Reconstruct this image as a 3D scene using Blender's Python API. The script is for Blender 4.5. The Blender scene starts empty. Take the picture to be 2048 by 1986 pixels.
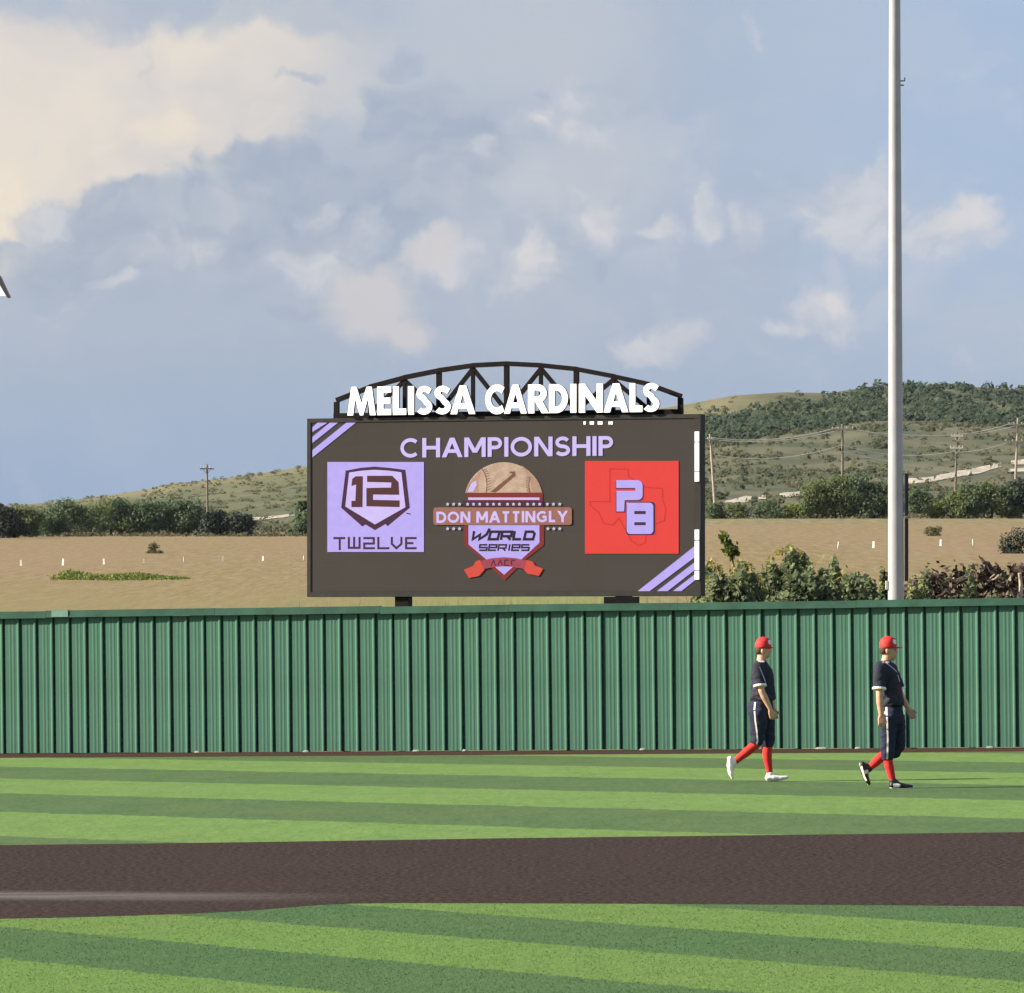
import bpy, bmesh, math, random
import numpy as np
from mathutils import Vector, Matrix
from mathutils.bvhtree import BVHTree
from mathutils.geometry import tessellate_polygon

random.seed(7)
RNG = np.random.default_rng(7)
SC = bpy.context.scene
COL = SC.collection
F = 11900.0            # focal length in photo pixels (2048 wide)
CX, HV = 1024.0, 1297.0   # principal column, eye-level row
EYE = 1.72

# ------------------------------------------------------------------ camera
cam_d = bpy.data.cameras.new('camera')
cam = bpy.data.objects.new('camera', cam_d)
COL.objects.link(cam)
cam.location = (0, 0, EYE)
cam.rotation_euler = (math.radians(90), 0, 0)
cam_d.sensor_width = 36
cam_d.lens = F / 2048 * 36
cam_d.shift_y = (HV - 993) / 2048
cam_d.clip_start = 0.5
cam_d.clip_end = 20000
SC.camera = cam
SC.view_settings.view_transform = 'Standard'
SC.view_settings.look = 'None'
SC.view_settings.gamma = 1
SC.view_settings.use_curve_mapping = False
EXPO = 1.35
SC.view_settings.exposure = EXPO
SC.cycles.max_bounces = 6
SC.cycles.transparent_max_bounces = 8

SUN_EL = math.radians(27)
SUN_AZ = math.radians(-96)      # from +Y, clockwise positive: low on the viewer's left
SUN_DIR = Vector((math.sin(SUN_AZ) * math.cos(SUN_EL), math.cos(SUN_AZ) * math.cos(SUN_EL), math.sin(SUN_EL)))
sd = bpy.data.lights.new('sun', 'SUN')
sd.energy = 4.6
sd.angle = math.radians(0.5)
sd.color = (1.0, 0.88, 0.72)
sun = bpy.data.objects.new('sun', sd)
COL.objects.link(sun)
sun.rotation_euler = SUN_DIR.to_track_quat('Z', 'Y').to_euler()
sun.location = (-40, -10, 40)


def lin(r, g, b, k=1.0):
    def f(c):
        c /= 255.0
        return (c / 12.92 if c <= 0.04045 else ((c + 0.055) / 1.055) ** 2.4) * k
    return (f(r), f(g), f(b), 1.0)


class NT:
    """small helper for building node trees"""
    def __init__(self, tree):
        self.t = tree
        self.t.nodes.clear()

    def n(self, typ, **kw):
        nd = self.t.nodes.new(typ)
        for k, v in kw.items():
            setattr(nd, k, v)
        return nd

    def put(self, sock, v):
        if isinstance(v, bpy.types.NodeSocket):
            self.t.links.new(v, sock)
        elif v is not None:
            sock.default_value = v

    def math(self, op, a, b=None, c=None, clamp=False):
        nd = self.n('ShaderNodeMath', operation=op, use_clamp=clamp)
        for i, v in enumerate((a, b, c)):
            self.put(nd.inputs[i], v)
        return nd.outputs[0]

    def vm(self, op, a, b=None, scale=None):
        nd = self.n('ShaderNodeVectorMath', operation=op)
        self.put(nd.inputs[0], a)
        if b is not None:
            self.put(nd.inputs[1], b)
        if scale is not None:
            self.put(nd.inputs['Scale'], scale)
        return nd.outputs['Value'] if op in ('LENGTH', 'DOT_PRODUCT', 'DISTANCE') else nd.outputs['Vector']

    def mix(self, fac, a, b, mode='MIX'):
        nd = self.n('ShaderNodeMix', data_type='RGBA', blend_type=mode)
        self.put(nd.inputs[0], fac)
        self.put(nd.inputs[6], a)
        self.put(nd.inputs[7], b)
        return nd.outputs[2]

    def noise(self, vec, scale, detail=3.0, rough=0.55, out='Fac', dist=0.0):
        nd = self.n('ShaderNodeTexNoise')
        self.put(nd.inputs['Vector'], vec)
        nd.inputs['Scale'].default_value = scale
        nd.inputs['Detail'].default_value = detail
        nd.inputs['Roughness'].default_value = rough
        nd.inputs['Distortion'].default_value = dist
        return nd.outputs[out]

    def step(self, v, lo, hi, a=0.0, b=1.0, smooth=True):
        nd = self.n('ShaderNodeMapRange', interpolation_type='SMOOTHSTEP' if smooth else 'LINEAR')
        self.put(nd.inputs[0], v)
        nd.inputs[1].default_value = lo
        nd.inputs[2].default_value = hi
        nd.inputs[3].default_value = a
        nd.inputs[4].default_value = b
        return nd.outputs[0]

    def ramp(self, fac, stops):
        nd = self.n('ShaderNodeValToRGB')
        cr = nd.color_ramp
        while len(cr.elements) < len(stops):
            cr.elements.new(0.5)
        for e, (p, c) in zip(cr.elements, stops):
            e.position = p
            e.color = c
        self.put(nd.inputs[0], fac)
        return nd.outputs[0]

    def sep(self, v):
        nd = self.n('ShaderNodeSeparateXYZ')
        self.put(nd.inputs[0], v)
        return nd.outputs

    def comb(self, x, y, z):
        nd = self.n('ShaderNodeCombineXYZ')
        for i, v in enumerate((x, y, z)):
            self.put(nd.inputs[i], v)
        return nd.outputs[0]


# ------------------------------------------------------------------ world: sky with cloud layers
world = bpy.data.worlds.new('World')
SC.world = world
world.use_nodes = True
world.cycles.sampling_method = 'MANUAL'
world.cycles.sample_map_resolution = 512
w = NT(world.node_tree)
K = 1.0 / (2 ** EXPO)
tc = w.n('ShaderNodeTexCoord')
D = tc.outputs['Generated']
dx, dy, dz = w.sep(D)
az = w.math('ARCTAN2', dx, dy)
el = w.math('ARCSINE', dz)
PX = w.math('MULTIPLY', az, F / 1000)
PY = w.math('MULTIPLY', el, F / 1000)
P0 = w.comb(PX, PY, 0.0)
# two octaves of warp and a density field so that cloud edges billow
wa = w.vm('SUBTRACT', w.noise(P0, 2.6, 2.0, 0.5, 'Color'), (0.5, 0.5, 0.5))
wb = w.vm('SUBTRACT', w.noise(P0, 10.0, 3.0, 0.6, 'Color'), (0.5, 0.5, 0.5))
P1 = w.vm('ADD', P0, w.vm('SCALE', wa, scale=0.20))
P1 = w.vm('ADD', P1, w.vm('SCALE', wb, scale=0.085))
P1 = w.vm('MULTIPLY', P1, (1, 1, 0))
NB = w.math('SUBTRACT', w.noise(P1, 5.0, 6.0, 0.58), 0.5)
NS = w.math('SUBTRACT', w.noise(P1, 11.0, 5.0, 0.6), 0.5)


def blob(u, v, ru, rv, lo=0.0, hi=1.2):
    d = w.vm('SUBTRACT', P1, ((u - CX) / 1000, (HV - v) / 1000, 0))
    d = w.vm('DIVIDE', d, (ru / 1000, rv / 1000, 1))
    return w.step(w.vm('LENGTH', d), lo, hi, 1.0, 0.0)


def union(bl):
    acc = None
    for b in bl:
        acc = b if acc is None else w.math('MAXIMUM', acc, b)
    return acc


def dens(b, amp, lo, hi, n=None):
    """cloud cover from a soft blob field eaten into by turbulence"""
    return w.step(w.math('ADD', b, w.math('MULTIPLY', NB if n is None else n, amp)), lo, hi)


def C(r, g, b):
    return lin(r, g, b, K)


def over(c, f, k, col):
    return w.mix(w.math('MULTIPLY', f, k), c, col)


lay = w.step(PY, 0.05, 0.80)
side = w.step(PX, 0.0, 1.0)
c = w.mix(lay, C(146, 170, 203), C(173, 184, 204))
c = over(c, w.math('MULTIPLY', side, w.step(PY, 0.25, 1.0)), 0.9, C(166, 188, 220))
big = w.noise(w.vm('MULTIPLY', P1, (1, 1.3, 1)), 2.0, 5.0, 0.55)
c = over(c, w.step(big, 0.42, 0.70), 0.32, C(190, 197, 211))
fine = w.noise(w.vm('MULTIPLY', P1, (1.0, 1.5, 1)), 5.5, 6.0, 0.6)
c = over(c, w.step(fine, 0.48, 0.75), 0.28, C(196, 202, 214))
# light grey veil across the top
c = over(c, dens(union([blob(1000, 60, 520, 230), blob(700, 190, 260, 230), blob(1150, 330, 330, 200)]), 1.2, 0.1, 0.9), 0.7, C(192, 198, 210))
# sunlit tower on the upper left
wl = union([blob(120, 220, 420, 300), blob(430, 190, 330, 220), blob(20, 400, 150, 210), blob(640, 130, 260, 170), blob(-300, 260, 380, 330)])
warm = dens(wl, 1.3, 0.20, 0.50)
NL = w.noise(w.vm('ADD', P1, (3.1, 1.7, 0)), 2.6, 4.0, 0.5)
wcol = w.mix(w.step(NL, 0.36, 0.62), C(214, 209, 209), C(234, 223, 211))
c = over(c, w.math('MULTIPLY', warm, w.step(PX, -0.15, -0.55)), 0.95, wcol)
c = over(c, dens(union([blob(10, 395, 95, 150), blob(330, 250, 130, 60)]), 0.5, 0.2, 0.8), 0.42, C(248, 231, 208))
c = over(c, dens(union([blob(150, -20, 420, 95), blob(560, 20, 300, 70)]), 0.5, 0.2, 0.8), 0.8, C(178, 188, 205))
# slate undersides, crisp along their sunlit upper edge
dk = union([blob(330, 450, 400, 130), blob(560, 370, 230, 150), blob(860, 290, 210, 250), blob(700, 420, 260, 160), blob(130, 520, 260, 90)])
dark = dens(dk, 1.3, 0.26, 0.52)
dcol = w.mix(w.step(fine, 0.35, 0.66), C(160, 174, 197), C(179, 187, 203))
c = over(c, dark, 0.92, dcol)
# soft pale puffs
pf = union([blob(1130, 235, 150, 95), blob(1185, 430, 85, 120), blob(1055, 525, 110, 105), blob(960, 295, 50, 85),
            blob(860, 535, 150, 70), blob(610, 520, 150, 75), blob(350, 492, 140, 65), blob(655, 415, 70, 36),
            blob(1505, 450, 60, 80), blob(1425, 420, 45, 80), blob(1650, 610, 120, 85), blob(1720, 400, 130, 140),
            blob(1890, 455, 170, 85), blob(1290, 680, 150, 45), blob(1550, 650, 130, 50), blob(730, 455, 60, 80),
            blob(100, 430, 90, 90), blob(1320, 455, 70, 40), blob(2200, 520, 180, 80), blob(-260, 600, 240, 90), blob(250, 560, 60, 25)])
puff = dens(pf, 2.4, 0.22, 1.0, w.math('ADD', NB, w.math('MULTIPLY', NS, 0.5)))
pcol = w.mix(w.step(NS, -0.12, 0.14), C(196, 200, 212), C(212, 212, 219))
c = over(c, puff, 0.80, pcol)
c = over(c, dens(union([blob(735, 615, 130, 115), blob(800, 670, 90, 60), blob(850, 525, 90, 45)]), 1.8, 0.2, 0.9), 0.8, C(209, 205, 209))
c = over(c, dens(union([blob(1915, 438, 120, 50), blob(1190, 435, 65, 80), blob(1068, 505, 65, 65), blob(1660, 590, 70, 45), blob(1080, 240, 60, 30)]), 1.8, 0.3, 1.0), 0.75, C(222, 218, 221))
# billowing relief: cloud sides turned to the sun on the left are pale, the others slate
def relief(scale, d, det):
    a_ = w.noise(P1, scale, det, 0.52)
    b_ = w.noise(w.vm('ADD', P1, (-d, d * 0.75, 0)), scale, det, 0.52)
    return w.math('SUBTRACT', a_, b_)


R = w.math('ADD', relief(2.2, 0.065, 4.0), w.math('MULTIPLY', relief(6.0, 0.024, 4.0), 0.40))
soft = dens(union([blob(560, 380, 620, 330), blob(1150, 380, 420, 330), blob(1650, 480, 420, 260), blob(300, 560, 500, 120), blob(-700, 400, 700, 450), blob(2700, 450, 600, 350)]), 1.0, 0.1, 0.7)
cm = w.math('MULTIPLY', union([soft, w.math('MULTIPLY', warm, 0.35), puff]), w.step(PY, 0.42, 0.72))
lit = w.math('MULTIPLY', w.step(R, 0.0, 0.10), cm)
shd = w.math('MULTIPLY', w.step(R, 0.0, -0.10), cm)
c = over(c, lit, 0.30, w.mix(w.math('MULTIPLY', warm, w.step(PX, -0.15, -0.55)), C(207, 209, 217), C(242, 231, 214)))
c = over(c, shd, 0.38, w.mix(w.math('MULTIPLY', warm, w.step(PX, -0.15, -0.55)), C(163, 177, 200), C(206, 203, 207)))
# small slate wisps in front
wisp = dens(union([blob(610, 150, 70, 24), blob(1092, 176, 62, 20), blob(800, 95, 70, 50), blob(580, 628, 130, 34), blob(1170, 545, 36, 50)]), 2.2, 0.35, 0.85, NS)
c = over(c, wisp, 0.65, C(163, 177, 200))
# clear blue strip low down
c = over(c, w.step(PY, 0.66, 0.30), 0.55, C(152, 176, 208))
sky = w.n('ShaderNodeTexSky', sky_type='NISHITA')
sky.sun_disc = False
sky.sun_elevation = SUN_EL
sky.sun_rotation = SUN_AZ % (2 * math.pi)
sky.air_density = 1.2
sky.dust_density = 1.5
bg1 = w.n('ShaderNodeBackground')
w.put(bg1.inputs[0], sky.outputs[0])
bg1.inputs[1].default_value = 0.06
bg2 = w.n('ShaderNodeBackground')
w.put(bg2.inputs[0], c)
bg2.inputs[1].default_value = 1.0
ms = w.n('ShaderNodeMixShader')
cover = w.noise(D, 2.5, 4.0, 0.6)
near_view = w.math('MULTIPLY', w.step(w.math('ABSOLUTE', az), 0.5, 0.14), w.step(el, 0.4, 0.14))
fac = w.math('MAXIMUM', w.math('MULTIPLY', near_view, 0.92), w.step(cover, 0.42, 0.62, 0.25, 0.85))
w.put(ms.inputs[0], fac)
w.t.links.new(bg1.outputs[0], ms.inputs[1])
w.t.links.new(bg2.outputs[0], ms.inputs[2])
wo = w.n('ShaderNodeOutputWorld')
w.t.links.new(ms.outputs[0], wo.inputs[0])


# ------------------------------------------------------------------ materials
def mat(name, col, rough=0.6, metal=0.0, var=0.0, vscale=8.0, bump=0.0, bscale=40.0, emit=None, estr=0.0, spec=0.4, coat=0.0):
    m = bpy.data.materials.new(name)
    m.use_nodes = True
    t = NT(m.node_tree)
    b = t.n('ShaderNodeBsdfPrincipled')
    o = t.n('ShaderNodeOutputMaterial')
    t.t.links.new(b.outputs[0], o.inputs[0])
    b.inputs['Roughness'].default_value = rough
    b.inputs['Metallic'].default_value = metal
    b.inputs['Specular IOR Level'].default_value = spec
    if coat:
        b.inputs['Coat Weight'].default_value = coat
    col = tuple(col[:3]) + (1.0,)
    pos = t.n('ShaderNodeTexCoord').outputs['Object']
    if var > 0:
        nz = t.noise(pos, vscale, 4.0, 0.6)
        lo = tuple(x * (1 - var) for x in col[:3]) + (1,)
        hi = tuple(min(1, x * (1 + var)) for x in col[:3]) + (1,)
        t.put(b.inputs['Base Color'], t.mix(t.step(nz, 0.3, 0.7, smooth=False), lo, hi))
    else:
        b.inputs['Base Color'].default_value = col
    if bump > 0:
        bp = t.n('ShaderNodeBump')
        bp.inputs['Strength'].default_value = bump
        bp.inputs['Distance'].default_value = 0.02
        t.put(bp.inputs['Height'], t.noise(pos, bscale, 3.0, 0.6))
        t.t.links.new(bp.outputs[0], b.inputs['Normal'])
    if emit is not None:
        b.inputs['Emission Color'].default_value = tuple(emit[:3]) + (1,)
        b.inputs['Emission Strength'].default_value = estr
    return m


def foliage_mat(name, stops, trans=0.25, rough=0.65, nscale=0.6):
    m = bpy.data.materials.new(name)
    m.use_nodes = True
    t = NT(m.node_tree)
    at = t.n('ShaderNodeAttribute', attribute_name='tone')
    nz = t.noise(t.n('ShaderNodeNewGeometry').outputs['Position'], nscale, 3.0)
    f = t.math('ADD', at.outputs['Fac'], t.math('MULTIPLY', t.math('SUBTRACT', nz, 0.5), 0.5), clamp=True)
    colr = t.ramp(f, stops)
    b = t.n('ShaderNodeBsdfPrincipled')
    t.put(b.inputs['Base Color'], colr)
    b.inputs['Roughness'].default_value = rough
    b.inputs['Specular IOR Level'].default_value = 0.2
    tr = t.n('ShaderNodeBsdfTranslucent')
    t.put(tr.inputs[0], colr)
    mx = t.n('ShaderNodeMixShader')
    mx.inputs[0].default_value = trans
    t.t.links.new(b.outputs[0], mx.inputs[1])
    t.t.links.new(tr.outputs[0], mx.inputs[2])
    o = t.n('ShaderNodeOutputMaterial')
    t.t.links.new(mx.outputs[0], o.inputs[0])
    return m


def turf_mat(name, normal, phase, period, light, dark, nscale, blade=False, tex=1.0):
    m = bpy.data.materials.new(name)
    m.use_nodes = True
    t = NT(m.node_tree)
    pos = t.n('ShaderNodeNewGeometry').outputs['Position']
    pos2 = t.vm('MULTIPLY', pos, (1, 1, 0))
    wob = t.vm('SCALE', t.vm('SUBTRACT', t.noise(pos2, nscale * 0.25, 5.0, 0.75, 'Color'), (0.5, 0.5, 0.5)), scale=0.16 * period ** 0.8)
    d = t.vm('DOT_PRODUCT', t.vm('ADD', pos2, wob), (normal[0], normal[1], 0))
    fr = t.math('FRACT', t.math('DIVIDE', t.math('SUBTRACT', d, phase - 20 * period), period))
    e = 0.012
    mask = t.math('SUBTRACT', t.step(fr, 0.0, e), t.step(fr, 0.5, 0.5 + e))
    base = t.mix(mask, light, dark)
    big = t.noise(pos2, 0.25, 4.0, 0.6)
    base = t.mix(t.step(big, 0.3, 0.7, 0.0, 0.28), base, t.mix(0.5, base, (0.16, 0.17, 0.07, 1)))
    md = t.noise(t.vm('MULTIPLY', pos2, (1.0, 0.35, 1)), nscale * 0.22, 4.0, 0.65)
    base = t.mix(t.step(md, 0.32, 0.55, 0.35, 0.0), base, t.mix(1.0, base, (0.62, 0.72, 0.70, 1), 'MULTIPLY'))
    base = t.mix(t.step(md, 0.55, 0.75, 0.0, 0.4), base, t.mix(1.0, base, (1.3, 1.2, 1.1, 1), 'MULTIPLY'))
    # streaky pile, longer across the view
    st = t.noise(t.vm('MULTIPLY', pos2, (1.0, 0.45, 1)), nscale, 5.0, 0.7)
    base = t.mix(t.step(st, 0.3, 0.7, 0.30 * tex, 0.0), base, t.mix(1.0, base, (0.45, 0.52, 0.42, 1), 'MULTIPLY'))
    base = t.mix(t.step(st, 0.62, 0.85, 0.0, 0.4 * tex), base, t.mix(1.0, base, (1.5, 1.35, 1.2, 1), 'MULTIPLY'))
    b = t.n('ShaderNodeBsdfPrincipled')
    t.put(b.inputs['Base Color'], base)
    b.inputs['Roughness'].default_value = 0.75
    b.inputs['Specular IOR Level'].default_value = 0.02
    o = t.n('ShaderNodeOutputMaterial')
    if blade:
        tr = t.n('ShaderNodeBsdfTranslucent')
        t.put(tr.inputs[0], base)
        mx = t.n('ShaderNodeMixShader')
        mx.inputs[0].default_value = 0.3
        t.t.links.new(b.outputs[0], mx.inputs[1])
        t.t.links.new(tr.outputs[0], mx.inputs[2])
        t.t.links.new(mx.outputs[0], o.inputs[0])
    else:
        bp = t.n('ShaderNodeBump')
        bp.inputs['Strength'].default_value = 0.5
        bp.inputs['Distance'].default_value = 0.05
        t.put(bp.inputs['Height'], st)
        t.t.links.new(bp.outputs[0], b.inputs['Normal'])
        t.t.links.new(b.outputs[0], o.inputs[0])
    return m


# ------------------------------------------------------------------ object helpers
def tag(o, label=None, cat=None, group=None, kind=None):
    if label:
        o['label'] = label
    if cat:
        o['category'] = cat
    if group:
        o['group'] = group
    if kind:
        o['kind'] = kind
    return o


def empty(name, loc=(0, 0, 0), rot=(0, 0, 0)):
    o = bpy.data.objects.new(name, None)
    o.empty_display_size = 0.2
    o.location = loc
    o.rotation_euler = rot
    COL.objects.link(o)
    return o


def link(name, me, m=None, parent=None, loc=None, smooth=False):
    o = bpy.data.objects.new(name, me)
    COL.objects.link(o)
    if m is not None and not me.materials:
        me.materials.append(m)
    if parent is not None:
        o.parent = parent
    if loc is not None:
        o.location = loc
    if smooth:
        me.shade_smooth()
    return o


def np_mesh(name, verts, faces, tone=None):
    """verts (N,3), faces (M,k) arrays of constant k"""
    verts = np.asarray(verts, dtype=np.float32)
    faces = np.asarray(faces, dtype=np.int32)
    me = bpy.data.meshes.new(name)
    me.vertices.add(len(verts))
    me.vertices.foreach_set('co', verts.ravel())
    k = faces.shape[1]
    me.loops.add(faces.size)
    me.loops.foreach_set('vertex_index', faces.ravel())
    me.polygons.add(len(faces))
    me.polygons.foreach_set('loop_start', np.arange(0, faces.size, k, dtype=np.int32))
    me.polygons.foreach_set('loop_total', np.full(len(faces), k, dtype=np.int32))
    if tone is not None:
        a = me.attributes.new('tone', 'FLOAT', 'POINT')
        a.data.foreach_set('value', np.asarray(tone, dtype=np.float32))
    me.update(calc_edges=True)
    return me


class MB:
    """collects boxes, tubes and prisms into one mesh"""
    def __init__(self):
        self.v, self.f = [], []

    def add(self, vs, fs):
        n = len(self.v)
        self.v += [tuple(p) for p in vs]
        self.f += [tuple(i + n for i in f) for f in fs]
        return self

    def box(self, a, b, M=None):
        (x0, y0, z0), (x1, y1, z1) = a, b
        vs = [Vector(p) for p in ((x0, y0, z0), (x1, y0, z0), (x1, y1, z0), (x0, y1, z0), (x0, y0, z1), (x1, y0, z1), (x1, y1, z1), (x0, y1, z1))]
        if M:
            vs = [M @ p for p in vs]
        return self.add(vs, [(0, 3, 2, 1), (4, 5, 6, 7), (0, 1, 5, 4), (1, 2, 6, 5), (2, 3, 7, 6), (3, 0, 4, 7)])

    def bar(self, p, q, wx, wy=None):
        """square bar from p to q"""
        p, q = Vector(p), Vector(q)
        wy = wy or wx
        d = (q - p).normalized()
        up = Vector((0, 1, 0)) if abs(d.y) < 0.9 else Vector((0, 0, 1))
        s = d.cross(up).normalized()
        u = s.cross(d).normalized()
        vs = []
        for c in (p, q):
            for a, b in ((-1, -1), (1, -1), (1, 1), (-1, 1)):
                vs.append(c + s * a * wx / 2 + u * b * wy / 2)
        return self.add(vs, [(0, 3, 2, 1), (4, 5, 6, 7), (0, 1, 5, 4), (1, 2, 6, 5), (2, 3, 7, 6), (3, 0, 4, 7)])

    def tube(self, pts, rads, n=10, cap=True, round_ends=False):
        pts = [Vector(p) for p in pts]
        if not hasattr(rads, '__len__'):
            rads = [rads] * len(pts)
        rads = list(rads)
        if round_ends:
            d0 = (pts[0] - pts[1]).normalized()
            d1 = (pts[-1] - pts[-2]).normalized()
            r0, r1 = rads[0], rads[-1]
            pre, post = [], []
            for a in (78, 52, 25):
                ca, sa = math.cos(math.radians(a)), math.sin(math.radians(a))
                pre.append((pts[0] + d0 * r0 * sa, r0 * ca))
                post.insert(0, (pts[-1] + d1 * r1 * sa, r1 * ca))
            pts = [p for p, _ in pre] + pts + [p for p, _ in post]
            rads = [r for _, r in pre] + rads + [r for _, r in post]
        vs, fs = [], []
        ref = None
        for i, p in enumerate(pts):
            a = pts[max(0, i - 1)]
            b = pts[min(len(pts) - 1, i + 1)]
            d = (b - a).normalized()
            if ref is None:
                ref = Vector((0, 1, 0)) if abs(d.y) < 0.8 else Vector((1, 0, 0))
            s = d.cross(ref).normalized()
            u = s.cross(d).normalized()
            ref = u
            for k in range(n):
                t = 2 * math.pi * k / n
                vs.append(p + (s * math.cos(t) + u * math.sin(t)) * rads[i])
        for i in range(len(pts) - 1):
            for k in range(n):
                k2 = (k + 1) % n
                fs.append((i * n + k, i * n + k2, (i + 1) * n + k2, (i + 1) * n + k))
        if cap:
            fs.append(tuple(range(n - 1, -1, -1)))
            e = (len(pts) - 1) * n
            fs.append(tuple(range(e, e + n)))
        return self.add(vs, fs)

    def ell(self, c, r, nu=14, nv=9):
        c = Vector(c)
        vs = [c + Vector((0, 0, -r[2]))]
        fs = []
        for j in range(1, nv):
            a = -math.pi / 2 + math.pi * j / nv
            for i in range(nu):
                t = 2 * math.pi * i / nu
                vs.append(c + Vector((r[0] * math.cos(a) * math.cos(t), r[1] * math.cos(a) * math.sin(t), r[2] * math.sin(a))))
        vs.append(c + Vector((0, 0, r[2])))
        for i in range(nu):
            fs.append((0, 1 + (i + 1) % nu, 1 + i))
        for j in range(nv - 2):
            for i in range(nu):
                a = 1 + j * nu
                fs.append((a + i, a + (i + 1) % nu, a + nu + (i + 1) % nu, a + nu + i))
        e = 1 + (nv - 2) * nu
        for i in range(nu):
            fs.append((e + i, e + (i + 1) % nu, len(vs) - 1))
        return self.add(vs, fs)

    def loft(self, secs, n=20):
        """secs: (center, rx, ry) horizontal ellipses, capped"""
        vs, fs = [], []
        for c, rx, ry in secs:
            c = Vector(c)
            for k in range(n):
                t = 2 * math.pi * k / n
                vs.append(c + Vector((rx * math.cos(t), ry * math.sin(t), 0)))
        for i in range(len(secs) - 1):
            for k in range(n):
                k2 = (k + 1) % n
                fs.append((i * n + k, i * n + k2, (i + 1) * n + k2, (i + 1) * n + k))
        fs.append(tuple(range(n - 1, -1, -1)))
        e = (len(secs) - 1) * n
        fs.append(tuple(range(e, e + n)))
        return self.add(vs, fs)

    def mesh(self, name, fix=True):
        me = bpy.data.meshes.new(name)
        me.from_pydata(self.v, [], self.f)
        if fix:
            bm = bmesh.new()
            bm.from_mesh(me)
            bmesh.ops.recalc_face_normals(bm, faces=bm.faces)
            bm.to_mesh(me)
            bm.free()
        me.update()
        return me

    def obj(self, name, m, parent=None, loc=None, smooth=False):
        return link(name, self.mesh(name), m, parent, loc, smooth)


def prism(mb, loops, y0, y1):
    """filled polygon (outer loop, then holes) in the local x-z plane, from y0 (front) to y1 (back)"""
    L3 = [[Vector((p[0], p[1], 0)) for p in lp] for lp in loops]
    flat = [p for lp in L3 for p in lp]
    tris = tessellate_polygon(L3)
    n = len(flat)
    vs = [(p.x, y0, p.y) for p in flat] + [(p.x, y1, p.y) for p in flat]
    fs = [tuple(t) for t in tris] + [tuple(i + n for i in reversed(t)) for t in tris]
    k = 0
    for lp in loops:
        m_ = len(lp)
        for i in range(m_):
            j = (i + 1) % m_
            fs.append((k + i, k + j, n + k + j, n + k + i))
        k += m_
    mb.add(vs, fs)


def sheet(mb, loops, y):
    L3 = [[Vector((p[0], p[1], 0)) for p in lp] for lp in loops]
    flat = [p for lp in L3 for p in lp]
    tris = tessellate_polygon(L3)
    fs = []
    for t in tris:
        a, b, c = (flat[i] for i in t)
        if (b - a).cross(c - a).z > 0:        # face toward -y
            fs.append(tuple(t))
        else:
            fs.append(tuple(reversed(t)))
    mb.add([(p.x, y, p.y) for p in flat], fs)


def stroke(pts, wd, closed=False):
    """outline of a mitred stroke; closed gives (outer, inner)"""
    P = [Vector((p[0], p[1])) for p in pts]
    n = len(P)
    L, R = [], []
    for i in range(n):
        if closed or 0 < i < n - 1:
            a, b = P[(i - 1) % n], P[(i + 1) % n]
            d1, d2 = (P[i] - a).normalized(), (b - P[i]).normalized()
            t = (d1 + d2)
            t = t.normalized() if t.length > 1e-6 else d1
            nrm = Vector((-t.y, t.x))
            k = 1.0 / max(0.5, nrm.dot(Vector((-d1.y, d1.x))))
        else:
            d = (P[1] - P[0]).normalized() if i == 0 else (P[-1] - P[-2]).normalized()
            nrm = Vector((-d.y, d.x))
            k = 1.0
        L.append(tuple(P[i] + nrm * wd / 2 * k))
        R.append(tuple(P[i] - nrm * wd / 2 * k))
    if closed:
        return [L, R]
    return [L + R[::-1]]


def arc(cx, cy, rx, ry, a0, a1, n=12):
    return [(cx + rx * math.cos(math.radians(a0 + (a1 - a0) * i / n)), cy + ry * math.sin(math.radians(a0 + (a1 - a0) * i / n))) for i in range(n + 1)]


def srand(a, b):
    return random.uniform(a, b)


# ------------------------------------------------------------------ ground shapes
TILT = 0.011          # the ball field rises gently towards +x


def gz(x):
    return TILT * x


def fence_y(x):
    return 99.73 - 0.292 * x


def ground_at(u, v):
    """point of the ball field seen at photo pixel (u, v)"""
    k = (u - CX) / F
    y = EYE / ((v - HV) / F + TILT * k)
    return (k * y, y)


CREST = [(-1500, 1035), (-600, 1025), (0, 1012), (120, 1004), (212, 991), (294, 979), (346, 966), (408, 962), (473, 953), (539, 944),
         (611, 932), (760, 905), (1000, 868), (1250, 828), (1365, 810), (1465, 791), (1570, 784), (1658, 786), (1728, 775), (1921, 772),
         (2048, 779), (2500, 800), (3400, 900), (5000, 980)]
_cu, _cv = zip(*CREST)
Y0H, Y1H = 950.0, 2000.0


def e_base(u):
    s = np.clip((u - 700) / 800.0, 0, 1)
    s = s * s * (3 - 2 * s)
    return (HV - (1067 - 37 * s)) / F


def e_crest(u):
    return (HV - np.interp(u, _cu, _cv)) / F


def bumps(x, y):
    return (np.sin(x * 0.031 + 1.3) * np.cos(y * 0.021 + 0.4) + 0.6 * np.sin(x * 0.083 + y * 0.051) + 0.35 * np.sin(x * 0.19 - y * 0.13 + 2.0))


def H(x, y):
    x = np.asarray(x, dtype=float)
    y = np.asarray(y, dtype=float)
    u = CX + F * x / np.maximum(y, 60)
    eb, ec = e_base(u), e_crest(u)
    k = (EYE - 0.1 + eb * Y0H) / (Y0H - 100)
    fade = np.clip((400 - y) / 300, 0, 1)
    zf = np.where(y > 100, k * (y - 100), 0.0) - 0.10 + TILT * np.clip(x, -60, 60) * fade
    q = np.clip((y - Y0H) / (Y1H - Y0H), 0, 1)
    e = eb + (ec - eb) * q
    zh = EYE + e * y + bumps(x, y) * 1.1 * q * (1 - q) * 4 * 0.6
    back = np.clip((y - Y1H) / 700, 0, 1)
    zh = zh - back ** 1.3 * 0.020 * y
    return np.where(y < Y0H, zf, zh)


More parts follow.
